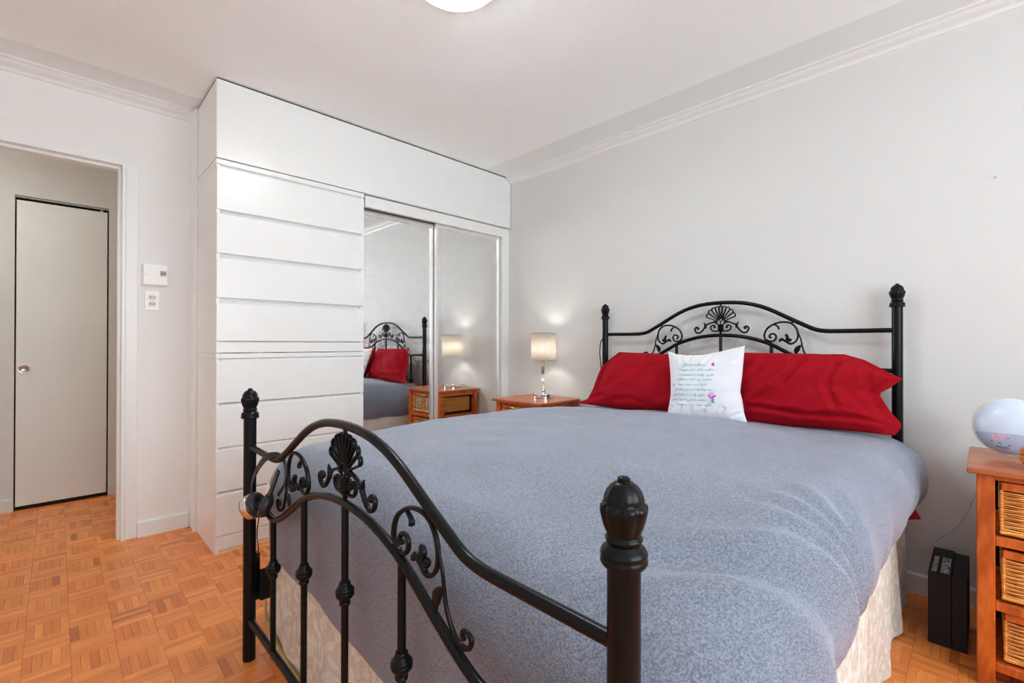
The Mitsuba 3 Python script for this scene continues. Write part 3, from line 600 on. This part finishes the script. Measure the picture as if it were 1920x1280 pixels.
# ------------------------------------------------------------------ pillows
def pillow(xb, zb, xt, zt, outL, outR, Tk, seed, flapL=0, flapR=0, wr=.010, nv=80, ns=130, topc=None, botc=None, pw=2.6, creases=()):
    """outL/outR: (v, Y) pairs of the left (+Y) and right edges, v from the bottom (0) to the top (1)"""
    v = np.linspace(0, 1, nv); YL = np.interp(v, *zip(*outL)); YR = np.interp(v, *zip(*outR))
    a = np.linspace(-1, 1, ns); A, B = np.meshgrid(a, v)
    b = 2 * B - 1
    Y = YL[:, None] + (YR - YL)[:, None] * (A + 1) / 2
    lean = np.array([xt - xb, 0, zt - zb]); H = np.linalg.norm(lean); e2 = lean / H; n = np.array([-e2[2], 0, e2[0]])
    vv = B.copy()
    if topc is not None: vv = vv + np.interp(Y, *zip(*topc)) * np.clip((B - .5) * 2, 0, 1) ** 1.5
    if botc is not None: vv = vv + np.interp(Y, *zip(*botc)) * np.clip((.5 - B) * 2, 0, 1) ** 1.5
    aa = np.clip((np.abs(A) - 0) / 1.0, 0, 1)
    al = np.where(A < 0, aa / (1 - flapL), aa / (1 - flapR)); al = np.clip(al, 0, 1)
    th = Tk * np.clip(1 - al ** pw, 0, 1) ** .6 * np.clip(1 - np.abs(b) ** pw, 0, 1) ** .6 + .004 * (1 - aa ** 8) * (1 - np.abs(b) ** 8)
    base = np.array([xb, 0, zb])[None, None] + vv[..., None] * lean + np.stack([0 * Y, Y, 0 * Y], -1)
    pn = np.stack([Y * 6 + vv * 4, vv * 3.2 - Y * 5, 0 * Y], -1)
    fo = (meshkit.fbm(pn, 3, seed) - .5) * 2 * wr
    rid = wr * .8 * np.sin(Y * 34 + vv * 13 + 5 * meshkit.fbm(pn * .6, 2, seed + 3)) * np.clip(1.2 - np.abs(b + .4), 0, 1) * .7
    env = (1 - aa ** 6) * (1 - np.abs(b) ** 6)
    for line, depth, w in creases:          # (Y, z) polylines pressed into the front
        Zc = base[..., 2]; c = catmull(line, 40) if len(line) > 2 else np.linspace(line[0], line[1], 40)
        dist = np.min([np.hypot(Y - q[0], Zc - q[1]) for q in c], axis=0)
        fo = fo - depth * np.exp(-(dist / w) ** 2) + .55 * depth * np.exp(-((dist - 2.2 * w) / (1.2 * w)) ** 2)
    front = base + n * (th + (fo + rid) * env)[..., None]; back = base - n * (th * .9)[..., None]
    f = grid_faces(nv, ns); N = nv * ns
    m = trimesh.Trimesh(np.vstack([front.reshape(-1, 3), back.reshape(-1, 3)]), np.vstack([f, f[:, ::-1] + N]), process=False)
    m.merge_vertices(digits_vertex=5)
    if m.volume < 0: m.invert()
    pillow.frame = dict(front=front, Y=Y, Z=front[..., 2], n=n, lean=e2)
    return m
zz = lambda z, b=.700, t=1.040: (z - b) / (t - b)
one('pillow', pillow(2.395, .705, 2.52, 1.030, [(0, 1.865), (zz(.722), 1.79), (zz(.735), 1.765), (zz(.80), 1.742), (zz(.90), 1.726), (zz(.95), 1.715), (zz(1.0), 1.665), (1, 1.61)], [(0, 1.02), (.5, 1.04), (1, 1.03)], .085, 11, flapL=.14, flapR=.02,
                     topc=[(1.0, .0), (1.25, -.015), (1.60, .015), (1.7, -.02)], botc=[(1.0, -.03), (1.25, .02), (1.45, -.01), (1.8, .0)], wr=.010, creases=[([(1.715, .80), (1.69, .90), (1.655, 1.0)], .010, .013), ([(1.80, .735), (1.70, .755), (1.62, .76)], .010, .010), ([(1.55, .735), (1.45, .75), (1.36, .735)], .008, .011), ([(1.33, .93), (1.27, .86), (1.26, .78)], .009, .018)]),
    'fabric_red', 'dark red pillow leaning on the headboard beside the lamp nightstand', 'pillow', True, 'red pillows')
one('pillow', pillow(2.395, .712, 2.52, 1.040, [(0, .99), (.5, 1.0), (1, .985)], [(0, .252), (zz(.735), .236), (zz(.755), .236), (zz(.80), .270), (zz(.865), .306), (zz(.878), .306), (zz(.905), .272), (zz(.938), .240), (zz(.945), .240), (zz(.97), .285), (zz(1.0), .335), (zz(1.02), .37), (1, .44)], .090, 23, flapL=.02, flapR=.10,
                     topc=[(.3, -.01), (.45, .005), (.65, .0), (.95, .005)], botc=[(.25, .03), (.5, .02), (.8, -.02), (1, -.02)], wr=.013, creases=[([(.80, .775), (.70, .835), (.63, .91), (.585, 1.0)], .013, .015), ([(.86, .86), (.78, .92), (.74, .99)], .008, .016), ([(.455, .98), (.482, .885), (.445, .80)], .010, .012), ([(.84, .755), (.77, .768), (.56, .755), (.39, .765), (.28, .752)], .014, .009), ([(.36, 1.0), (.345, .92), (.325, .88)], .011, .012), ([(.40, .86), (.35, .81), (.30, .775)], .008, .012)]),
    'fabric_red', 'dark red creased pillow at the window-side bedpost, right of the printed cushion', 'pillow', True, 'red pillows')
# printed cushion: thin, with pointed corners
CB, CT = (2.268, .700), (2.375, 1.060)
cz = lambda z: (z - .700) / .36
cush = pillow(CB[0], CB[1], CT[0], CT[1], [(0, 1.178), (cz(.729), 1.160), (cz(.82), 1.155), (cz(.922), 1.172), (cz(1.003), 1.190), (1, 1.207)], [(0, .768), (cz(.75), .785), (cz(.82), .800), (cz(.86), .813), (cz(.94), .812), (cz(1.03), .814), (1, .815)], .052, 31, wr=.009,
              topc=[(.81, .058), (.865, .02), (.927, -.03), (1.008, -.08), (1.096, -.088), (1.155, -.075), (1.205, -.035)], botc=[(.77, .067), (.884, .055), (.98, .05), (1.074, .025), (1.175, -.003)], nv=110, ns=110, pw=2.2, creases=[([(1.14, .715), (1.125, .755)], .006, .006), ([(1.09, .712), (1.075, .765)], .007, .006), ([(1.03, .716), (1.02, .755)], .006, .006), ([(.97, .718), (.955, .75)], .006, .006), ([(.89, .722), (.865, .77)], .007, .007), ([(.83, .74), (.80, .76)], .006, .006), ([(1.12, 1.02), (1.105, .985)], .006, .007), ([(1.06, 1.02), (1.065, .99)], .005, .007), ([(.95, 1.03), (.985, .985)], .006, .008), ([(1.16, .87), (1.13, .85)], .005, .007), ([(.82, 1.05), (.845, 1.0)], .005, .008)])
FR = pillow.frame
ck = thing('cushion', 'small white cushion printed with a teal verse and purple flowers, between the red pillows', 'cushion')
part(ck, 'cover', cush, 'fabric_cushion', True)
from scipy.interpolate import LinearNDInterpolator
_xi = LinearNDInterpolator(np.stack([FR['Y'].ravel(), FR['Z'].ravel()], 1), FR['front'][..., 0].ravel())
def on_cushion(Y, Z, off=.0012):
    x = np.nan_to_num(_xi(Y, Z), nan=2.33)
    return np.stack([x, Y, Z], -1) + FR['n'] * off
G = {
 'a': (1.05, [[(.8, .75), (.5, 1), (.15, .75), (.1, .3), (.4, 0), (.7, .3), (.8, .95), (.8, .2), (1.05, .05)]]),
 'd': (1.05, [[(.8, .7), (.5, 1), (.12, .7), (.1, .3), (.4, 0), (.7, .3), (.85, 2), (.8, .2), (1.05, .05)]]),
 'e': (.85, [[(0, .3), (.5, .55), (.65, .85), (.4, 1), (.12, .6), (.2, .1), (.5, 0), (.9, .3)]]),
 'f': (.75, [[(0, .1), (.4, 1), (.6, 1.9), (.4, 2), (.3, 1), (.25, -.8), (.45, -.9), (.45, 0), (.8, .2)]]),
 'g': (1.05, [[(.8, .75), (.5, 1), (.15, .75), (.1, .3), (.4, .02), (.7, .3), (.8, .95), (.7, -.7), (.4, -1), (.15, -.7), (.6, -.1), (1.05, .2)]]),
 'h': (1.0, [[(0, .1), (.4, 1.4), (.4, 1.95), (.25, 1.9), (.2, 0), (.2, .5), (.5, 1), (.7, .8), (.7, .15), (1, .1)]]),
 'i': (.5, [[(0, .2), (.2, 1), (.2, .15), (.5, .1)], [(.25, 1.4), (.28, 1.55)]]),
 'j': (.5, [[(0, .3), (.25, 1), (.2, -.7), (0, -1), (-.2, -.7), (.2, -.1), (.5, .2)], [(.3, 1.4), (.33, 1.55)]]),
 'l': (.5, [[(0, .15), (.4, 1.3), (.45, 1.95), (.25, 1.9), (.2, .2), (.5, .1)]]),
 'm': (1.4, [[(0, .3), (.15, 1), (.15, 0), (.2, .6), (.5, 1), (.6, .7), (.6, 0), (.65, .6), (.95, 1), (1.1, .7), (1.1, .15), (1.4, .1)]]),
 'n': (1.0, [[(0, .3), (.15, 1), (.15, 0), (.2, .6), (.5, 1), (.7, .75), (.7, .15), (1, .1)]]),
 'o': (.95, [[(.5, 1), (.15, .75), (.1, .3), (.4, 0), (.75, .3), (.75, .75), (.5, 1), (.6, .8), (1, .8)]]),
 'p': (.95, [[(0, .3), (.2, 1), (.1, -1), (.2, .6), (.5, 1), (.8, .7), (.7, .15), (.4, 0), (.2, .2), (1, .1)]]),
 'q': (1.05, [[(.8, .75), (.5, 1), (.15, .75), (.1, .3), (.4, .02), (.7, .3), (.8, .95), (.75, -1), (1.05, .1)]]),
 'r': (.8, [[(0, .2), (.2, 1.1), (.3, .9), (.65, .9), (.55, .15), (.85, .1)]]),
 's': (.75, [[(0, .1), (.4, 1.05), (.6, .4), (.35, 0), (.1, .15), (.8, .1)]]),
 't': (.55, [[(0, .2), (.3, 1.7), (.25, .2), (.6, .1)], [(.05, 1.1), (.6, 1.15)]]),
 'u': (1.0, [[(0, .3), (.15, 1), (.15, .3), (.4, 0), (.7, .3), (.75, 1), (.75, .2), (1, .1)]]),
 'v': (.9, [[(0, .6), (.2, 1), (.35, .1), (.45, 0), (.75, .7), (.7, 1), (1, .85)]]),
 'w': (1.2, [[(0, .6), (.15, 1), (.25, .1), (.6, .8), (.7, .05), (1, .7), (1, 1), (1.25, .85)]]),
 'y': (1.0, [[(0, .3), (.15, 1), (.2, .3), (.4, .05), (.75, .4), (.8, 1), (.65, -.7), (.35, -1), (.15, -.7), (.6, -.1), (1, .2)]]),
 'z': (.85, [[(0, .8), (.3, 1), (.7, .95), (.1, .05), (.5, .1), (.85, .05)]]),
 ',': (.3, [[(.12, .1), (0, -.3)]]), "'": (.2, [[(.15, 1.9), (.08, 1.6)]]), ' ': (.75, []),
 'G': (1.5, [[(1.2, 1.6), (.8, 2), (.2, 1.5), (.1, .6), (.6, 0), (1.1, .5), (1.2, 1), (.7, 1), (1.2, 1), (1.1, -.5), (.5, -.9), (.2, -.5), (1.4, .2)]]),
 'I': (.95, [[(0, 1.5), (.5, 2), (1, 1.9), (.6, 1.6), (.4, .2), (.1, 0), (-.1, .3), (.5, .3)]]),
 'S': (1.0, [[(1, 1.7), (.7, 2), (.35, 1.6), (.7, 1), (.7, .3), (.3, 0), (0, .3), (.9, .2)]]),
}
def script_line(text, p0, p1, xh, w):
    """cursive lettering on the cushion from p0 to p1 (Y, Z), x-height xh, stroke width w"""
    L = sum(G[c][0] for c in text); e = (np.array(p1) - p0); k = np.linalg.norm(e) / L; e = e / np.linalg.norm(e); up = np.array([e[1], -e[0]]) if e[0] > 0 else np.array([-e[1], -e[0]])
    if up[1] < 0: up = -up
    x, out = 0, []
    for c in text:
        for st in G[c][1]:
            q = catmull(st, 4) if len(st) > 2 else np.array(st, float)
            uv = np.array(p0) + (x + q[:, :1] + .28 * q[:, 1:]) * k * e + q[:, 1:] * xh * up
            t = np.gradient(uv, axis=0); t /= np.linalg.norm(t, axis=1, keepdims=True) + 1e-9; n2 = np.stack([-t[:, 1], t[:, 0]], 1) * w / 2
            a, b = on_cushion(*(uv + n2).T), on_cushion(*(uv - n2).T)
            out.append(mesh(np.vstack([a, b]), grid_faces(2, len(uv))))
        x += G[c][0]
    return join(out)
rows = [('Grandma', (1.094, .9735), (.972, .978), .0078, .0015), ('I hugged this little pillow', (1.123, .949), (.928, .957), .0048, .0012), ('I squeezed it really tight', (1.116, .925), (.929, .933), .0048, .0012),
        ('I filled it with my wishes', (1.119, .901), (.929, .910), .0048, .0012), ('hope, love and light', (1.099, .877), (.953, .884), .0048, .0012), ("So when you're feeling low", (1.114, .852), (.919, .863), .0048, .0012),
        ('just hold it really tight', (1.121, .824), (.958, .834), .0048, .0012), ("you'll feel my love within it", (1.129, .798), (.933, .812), .0048, .0012), ('morning, noon and night', (1.104, .776), (.925, .789), .0048, .0012)]
for tx, a, b, xh, w in rows:
    part(ck, 'lettering', script_line(tx, a, b, xh, w), 'print_teal', True, label='teal script reading ' + tx)
def petals(c, items, seg=10):
    out = []
    for ang, L, w in items:
        d = np.array([math.cos(ang), math.sin(ang)]); e = np.array([-d[1], d[0]]); t = np.linspace(0, 1, seg)
        ctr = np.array(c) + np.outer(t * L, d); ww = (np.sin(t ** .7 * math.pi) * w / 2 + .0002)[:, None] * e
        out.append(mesh(np.vstack([on_cushion(*(ctr + ww).T, .0014), on_cushion(*(ctr - ww).T, .0014)]), grid_faces(2, seg)))
    return join(out)
part(ck, 'small_flower', petals((.938, .987), [(k * 1.2566 + .4, .0085 + .003 * (k % 2), .006) for k in range(5)]), 'print_purple', True, label='small purple flower print')
part(ck, 'flower_bud', petals((1.126, .872), [(1.6, .011, .005), (.9, .006, .003)]), 'print_purple', True, label='tiny purple bud print')
part(ck, 'large_flower', petals((.927, .825), [(2.55, .030, .009), (1.05, .022, .009)]), 'print_purple', True, label='purple flower print')
part(ck, 'large_flower_petal', petals((.927, .827), [(2.1, .030, .012), (1.6, .030, .013), (2.75, .022, .006)]), 'print_pink', True, label='pink petals print')
part(ck, 'leaf_print', petals((.918, .812), [(1.9, .017, .007), (.5, -.014, .006), (1.2, .012, .006), (2.6, -.022, .0025), (1.5, -.010, .003)]), 'print_slate', True, label='slate blue leaves print')

# ------------------------------------------------------------------ nightstands with wicker baskets
def nightstand(x0, x1, y0, y1, label, seed):
    t = thing('nightstand', label, 'nightstand', 'nightstands beside the bed')
    z1, tp = .693, .018; ins = .022; L = .042
    a0, a1, b0, b1 = x0 + ins, x1 - .01, y0 + ins, y1 - ins
    part(t, 'top', box(x0, x1, y0, y1, z1 - tp, z1, .003), 'wood_top', label='brown wooden top')
    for lx in (a0, a1 - L):
        for ly in (b0, b1 - L):
            part(t, 'leg', box(lx, lx + L, ly, ly + L, 0, z1 - tp, .003), 'wood_orange')
    part(t, 'apron', box(a0 + .004, a0 + .020, b0 + L, b1 - L, .658, z1 - tp, .001), 'wood_orange')
    for za, zb in ((.452, .482), (.248, .276), (.056, .084)):
        part(t, 'shelf', join(box(a0 + .002, a0 + .024, b0 + L, b1 - L, za, zb, .002), box(a0 + .024, a1 - L, b0 + .012, b1 - .012, zb - .012, zb - .002)), 'wood_orange')
    for ly in (b0 + .010, b1 - .026):
        for za, zb in ((.640, z1 - tp), (.440, .482), (.236, .276), (.040, .084)):
            part(t, 'side_rail', box(a0 + L, a1 - L, ly, ly + .016, za, zb, .001), 'wood_orange')
    part(t, 'added_back_panel', box(a1 - .012, a1 - .006, b0 + .006, b1 - .006, .06, z1 - tp), 'inside_shade', label='added dark panel that hides the lit wall behind')  # added panel, keeps the lit wall from showing beside the baskets
    for q, (za, zb) in enumerate(((.486, .654), (.280, .441), (.087, .245))):
        bx0, bx1, by0, by1 = a0 + .012 + .004 * q, a1 - .05, b0 + L + .012, b1 - L - .012 - .004 * q
        k = part(t, 'basket', box(bx0 + .006, bx1 - .005, by0 + .006, by1 - .006, za + .004, zb - .024, .004), 'inside_shade', label='wicker basket drawer')  # dark core box gives the shade between the reeds
        part(k, 'rim', join(box(bx0 - .004, bx0 + .010, by0, by1, zb - .026, zb, .002), box(bx0 + .010, bx1, by0, by0 + .010, zb - .022, zb - .004, .002), box(bx0 + .010, bx1, by1 - .010, by1, zb - .022, zb - .004, .002)), 'wood_orange')
        reeds, pale = [], []
        n = 19
        for i in range(n):
            z = za + .016 + (zb - .030 - za - .016) * (i + .5) / n
            ys = np.linspace(by0 + .002, by1 - .002, 61); w = (by1 - by0)
            ph = math.pi * (i % 2)
            u = (ys - by0) / w
            pts = np.stack([bx0 + .0030 + .0030 * np.sin(u * math.pi * 6 + ph), ys, z + .0006 * np.sin(ys * 90 + i)], 1)
            for lo, hi, tgt in ((0, .18, reeds), (.18, .40, pale), (.40, .60, reeds), (.60, .82, pale), (.82, 1.0, reeds)):
                s = (u >= lo - .001) & (u <= hi + .017)
                tgt.append(tube(pts[s], .0019 if tgt is pale else .0030, 5, caps=True))
            for yy, sg in ((by0, 1), (by1, -1)):
                xs = np.linspace(bx0 + .004, bx1, 25)
                reeds.append(tube(np.stack([xs, yy + sg * (.003 + .003 * np.sin((xs - bx0) / (bx1 - bx0) * math.pi * 8 + ph)), 0 * xs + z], 1), .0028, 5, caps=False))
        part(k, 'weave', join(reeds), 'wicker_reed', True, kind='stuff')
        part(k, 'weave_open', join(pale), 'wicker_pale', True, kind='stuff')
        wrap = [tube([[bx0 - .001, y, za + .008], [bx0 + .004, y + .002, za + .016]], .0052, 5) for y in np.arange(by0 + .004, by1 - .004, .0085)]
        wrap.append(tube([[bx0 + .002, by0, za + .009], [bx0 + .002, by1, za + .009]], .0068, 8))
        part(k, 'bottom_wrap', join(wrap), 'wicker_reed', True, kind='stuff')
        for yy in (by0 + .002, by1 - .002):
            part(k, 'corner_stake', tube([[bx0 + .002, yy, za + .006], [bx0 + .002, yy, zb - .025]], .0042, 6), 'wicker_reed', 40)
        yc = (by0 + by1) / 2; hh = .052
        hp = np.array([[bx0 - .006 - .010 * math.sin(math.pi * j / 8), yc - hh + 2 * hh * j / 8, zb - .014 - .004 * math.sin(math.pi * j / 8)] for j in range(9)])
        h = part(k, 'handle', join([box(bx0 - .0075, bx0 - .0035, yc - hh - .014, yc + hh + .014, zb - .0225, zb - .006, .001)] + [tube(hp, .005, 8, flat=1.4)]), 'brass', 40, label='brass handle')
        for s in (-1, 1):
            part(h, 'screw', ellipsoid([bx0 - .0078, yc + s * (hh + .008), zb - .014], [.002, .0035, .0035], 8), 'nickel', True)
    return t
nightstand(2.245, 2.680, 2.030, 2.495, 'orange-brown nightstand with wicker basket drawers in the corner, the table lamp on it', 3)
nightstand(2.094, 2.529, -.422, .042, 'orange-brown nightstand with wicker basket drawers at the right edge, the alarm clock on it', 5)

# ------------------------------------------------------------------ table lamp
TLX, TLY, TZ = 2.545, 2.262, .6935
tl = thing('table_lamp', 'lit table lamp with chrome curved stem and white drum shade on the corner nightstand', 'lamp')
part(tl, 'base', lathe([(.074, TZ), (.076, TZ + .002), (.076, TZ + .027), (.074, TZ + .030), (.0, TZ + .030)], TLX, TLY, 48), 'chrome', 40, label='round chrome base')
part(tl, 'base_pin', tube([[TLX, TLY, TZ + .026], [TLX, TLY, TZ + .048]], .005, 12), 'chrome', 40)
CDIR = np.array([.69, .72, 0]); CDIR /= np.linalg.norm(CDIR)
arc = []
for a in np.linspace(-1.5, 1.5, 34):
    arc.append(np.array([TLX, TLY, TZ + .048 + .112]) + CDIR * (.086 * math.cos(a) - .018) + np.array([0, 0, .112 * math.sin(a)]))
pre = [np.array([TLX, TLY, TZ + .049]) - CDIR * .030, np.array([TLX, TLY, TZ + .048]) - CDIR * .018]
post_ = [np.array([TLX, TLY, TZ + .273]) - CDIR * .018, np.array([TLX, TLY, TZ + .272]) - CDIR * .034]
SID = np.array([-CDIR[1], CDIR[0], 0])
cs = catmull(pre + arc + post_, 2)
tn = np.gradient(cs, axis=0); tn /= np.linalg.norm(tn, axis=1, keepdims=True); nr = np.cross(tn, SID)
band = np.concatenate([cs + SID * .0115 + nr * .0028, cs - SID * .0115 + nr * .0028, cs - SID * .0115 - nr * .0028, cs + SID * .0115 - nr * .0028]).reshape(4, -1, 3).transpose(1, 0, 2)
bm = mesh(band.reshape(-1, 3), grid_faces(len(cs), 4, True))
if bm.volume < 0: bm.invert()
part(tl, 'stem', bm, 'chrome', 40, label='curved chrome stem')
part(tl, 'neck', tube([[TLX, TLY, TZ + .270], [TLX, TLY, TZ + .330]], .006, 12), 'chrome', 40)
SZ0, SZ1, SR = .9665, 1.1620, .0905
sa = np.arange(64) * 2 * np.pi / 64
ring = lambda r, z: np.stack([TLX + r * np.cos(sa), TLY + r * np.sin(sa), 0 * sa + z], 1)
part(tl, 'shade', mesh(np.vstack([ring(SR, z) for z in np.linspace(SZ0, SZ1, 6)]), grid_faces(6, 64, True)), 'shade_fabric', True, label='lit white drum shade')
for z in (SZ0, SZ1):
    part(tl, 'shade_ring', tube(ring(SR, z), .0022, 6, closed=True), 'nickel', True, label='metal edge ring')
part(tl, 'spider', join([tube([[TLX, TLY, SZ0 + .03], [TLX + SR * math.cos(a), TLY + SR * math.sin(a), SZ0 + .005]], .0014, 6) for a in (.3, 2.4, 4.5)]), 'chrome', True)
part(tl, 'bulb', ellipsoid([TLX, TLY, 1.055], [.026, .026, .034], 12), 'white_plastic', True, emitter={'type': 'area', 'radiance': rgb(BULB_LIGHT)})
part(tl, 'bulb_holder', lathe([(.012, .995), (.014, 1.0), (.014, 1.022), (.010, 1.024)], TLX, TLY, 16), 'white_plastic', 40)
cpts = catmull([[TLX + .066, TLY + .02, TZ + .012], [TLX + .085, TLY + .03, TZ + .022], [TLX + .105, TLY + .035, TZ + .018], [TLX + .128, TLY + .03, TZ + .008], [TLX + .142, TLY + .025, .66], [TLX + .1425, TLY + .02, .40]], 6)
part(tl, 'cord', tube(cpts, .0025, 6), 'black_plastic', True, label='black cord')

# ------------------------------------------------------------------ alarm clock and wooden ball
ac = thing('alarm_clock', 'pale blue dome wake-up light alarm clock on the right nightstand', 'alarm clock')
CX, CY_, CZ_ = 2.365, -.065, .802
FD = np.array([-.90, .10, .12]); FD /= np.linalg.norm(FD)
RT = np.array([0, -1.0, 0]); RT -= FD * (RT @ FD); RT /= np.linalg.norm(RT); UP = np.cross(RT, FD); UP = UP if UP[2] > 0 else -UP
def dome(rad, dep, lo, hi, n=48, rows=28, back=False):
    """front shell of the clock between heights lo and hi (relative to the radius)"""
    h = np.linspace(lo, hi, rows); V = []
    for q in h:
        w = math.sqrt(max(1 - q * q, 1e-4)); x = np.linspace(-1, 1, n)
        dd = dep * np.sqrt(np.clip(1 - (x * w) ** 2 - q * q, 0, 1)) ** .9
        V.append(np.array([CX, CY_, CZ_]) + np.outer(x * w * rad, RT) + np.outer(0 * x + q * rad, UP) + np.outer(dd if not back else -dd, FD))
    return mesh(np.array(V).reshape(-1, 3), grid_faces(rows, n))
def dome_pt(u, v, off=0, rad=.0955, dep=.058):
    d = dep * math.sqrt(max(1 - u * u - v * v, 0)) ** .9
    return np.array([CX, CY_, CZ_]) + RT * u * rad + UP * v * rad + FD * (d + off)
part(ac, 'light_dome', dome(.0955, .058, -.28, 1.0), 'clock_shell', True, label='pale frosted upper dome')
part(ac, 'control_panel', dome(.0957, .0585, -1.0, -.285), 'clock_panel', True, label='blue-grey lower front')
part(ac, 'rear_body', join(dome(.1000, .040, -1.0, 1.0, back=True), dome(.1000, .012, -1.0, 1.0)), 'clock_rear', True, label='beige rear body')
def patch(u0, u1, v0, v1, off, n=8):
    V = np.array([[dome_pt(u, v, off) for u in np.linspace(u0, u1, n)] for v in np.linspace(v0, v1, n)])
    return mesh(V.reshape(-1, 3), grid_faces(n, n))
dp = part(ac, 'display', patch(-.44, -.10, -.52, -.30, .0009), 'display_pink', True, label='pink lit display reading 12:33', emitter={'type': 'area', 'radiance': rgb((.30, .16, .22))})
def dome_text(s, u0, v0, h, off, bold=False):
    m = textm(s, 1.0, bold, .0003); m.vertices[:, :2] *= h
    m = m.subdivide() if len(m.faces) < 3000 else m
    m.vertices = np.array([dome_pt(u0 + x, v0 + y - .06 * x, off + z) for x, y, z in m.vertices]); return m
part(dp, 'digits', dome_text('12:33', -.40, -.46, .105, .0016, True), 'letter_white', False, label='12:33')
part(ac, 'brand_lettering', dome_text('PHILIPS', -.38, -.785, .062, .0012, True), 'print_slate', False, label='dark brand lettering')
for u, v in ((-.50, -.60), (-.30, -.64), (-.05, -.70)):
    part(ac, 'button_mark', patch(u, u + .07, v, v + .045, .0010, 3), 'print_slate', True)
one('wooden_ball', ellipsoid([2.172, -.118, .7375], [.044, .044, .044], 24), 'wood_ball', 'polished grained wooden ball beside the alarm clock at the right edge', 'ball', True)

# ------------------------------------------------------------------ box sign on the floor, cables
sg = thing('box_sign', 'tall black box sign with white lettering on top, on the floor beside the right nightstand', 'sign')
part(sg, 'body', box(2.282, 2.575, .085, .148, 0, .2585, .002), 'black_box')
part(sg, 'back_box', box(2.2822, 2.562, .044, .0848, 0, .2565, .002), 'black_box')
part(sg, 'lettering', join(place(textm('HAPPINESS', .0225, True), [2.296, .092, .2587], [.97, 0, 0], [0, 1, 0]), place(textm('CREATE YOUR OWN', .0125, True), [2.292, .126, .2587], [1.02, 0, 0], [0, 1, 0])), 'letter_white', False, label='white capitals reading CREATE YOUR OWN HAPPINESS')
one('power_cable', tube(catmull([[2.686, .20, .19], [2.686, .168, .217], [2.686, .148, .247], [2.686, .118, .282], [2.686, .079, .332], [2.686, .058, .385], [2.686, .041, .436], [2.684, .02, .50]], 6), .0016, 6), 'cable_grey', 'thin grey cable hanging on the wall behind the box sign', 'cable', True)
one('cord_loop', tube(catmull([[2.60, 1.778, 1.13], [2.594, 1.795, 1.10], [2.598, 1.806, 1.05], [2.60, 1.808, 1.02], [2.606, 1.806, .97], [2.61, 1.80, .90]], 6), .0032, 6), 'black_plastic', 'thin black cord hanging on the headboard post beside the lamp', 'cord', True)

# ------------------------------------------------------------------ headphones on the footboard
hp = thing('headphones', 'black and silver headphones hanging over the footboard rail', 'headphones')
def band(pts, w, th):
    c = catmull(pts, 6); t = np.gradient(c, axis=0); t /= np.linalg.norm(t, axis=1, keepdims=True)
    ref = np.array([1.0, 0, 0]); b = np.cross(t, ref); b /= np.linalg.norm(b, axis=1, keepdims=True); nn = np.cross(b, t)
    q = np.concatenate([c + b * w + nn * th, c - b * w + nn * th, c - b * w - nn * th, c + b * w - nn * th]).reshape(4, -1, 3).transpose(1, 0, 2)
    m = mesh(q.reshape(-1, 3), grid_faces(len(c), 4, True))
    if m.volume < 0: m.invert()
    return m
part(hp, 'headband', band([[.446, 1.640, .612], [.448, 1.632, .655], [.454, 1.600, .70], [.462, 1.565, .732], [.474, 1.535, .7475], [.490, 1.505, .745], [.496, 1.485, .715], [.492, 1.472, .67], [.478, 1.490, .63]], .0055, .0016), 'black_plastic', 40)
part(hp, 'headband_strap', band([[.444, 1.636, .610], [.446, 1.618, .655], [.452, 1.580, .70], [.462, 1.535, .735], [.476, 1.505, .7465], [.490, 1.478, .742], [.495, 1.462, .71]], .0040, .0014), 'black_plastic', 40)
part(hp, 'slider', band([[.470, 1.462, .712], [.462, 1.468, .68], [.455, 1.484, .645], [.452, 1.50, .625]], .0085, .0025), 'black_plastic', 40)
part(hp, 'side_plate', band([[.458, 1.500, .665], [.456, 1.525, .628]], .013, .0015), 'white_plastic', 30, label='pale side plate')
cup_c = np.array([.436, 1.604, .577])
cm = lathe([(.0, -.020), (.020, -.0185), (.031, -.012), (.035, -.002), (.035, .010), (.030, .014), (.0, .014)], 0, 0, 32)
ax = np.array([-.55, .62, -.45]); ax /= np.linalg.norm(ax)
cm.apply_scale(1.12); cm.apply_transform(trimesh.geometry.align_vectors([0, 0, -1], ax)); cm.apply_translation(cup_c)
part(hp, 'ear_cup', cm, 'cup_silver', 40, label='shiny silver ear cup')
tm_ = trimesh.creation.torus(.026, .012, 40, 14); tm_.apply_transform(trimesh.geometry.align_vectors([0, 0, -1], ax)); tm_.apply_translation(cup_c - ax * .022)
part(hp, 'ear_pad', tm_, 'black_plastic', True, label='black ear pad')
tm2 = trimesh.creation.torus(.024, .013, 40, 14); tm2.apply_transform(trimesh.geometry.align_vectors([0, 0, 1], [-.75, .35, .35])); tm2.apply_translation([.450, 1.512, .603])
part(hp, 'ear_pad', tm2, 'black_plastic', True, label='black ear pad')
cm2 = lathe([(.0, -.016), (.020, -.015), (.030, -.008), (.031, .004), (.0, .006)], 0, 0, 28); cm2.apply_transform(trimesh.geometry.align_vectors([0, 0, 1], [-.75, .35, .35])); cm2.apply_translation([.452, 1.512, .598])
part(hp, 'ear_cup', cm2, 'black_plastic', 40, label='black ear cup')
part(hp, 'cable', tube(catmull([[.446, 1.560, .565], [.452, 1.585, .54], [.456, 1.612, .50], [.458, 1.620, .47], [.460, 1.615, .44], [.462, 1.618, .40]], 6), .0018, 6), 'black_plastic', True)
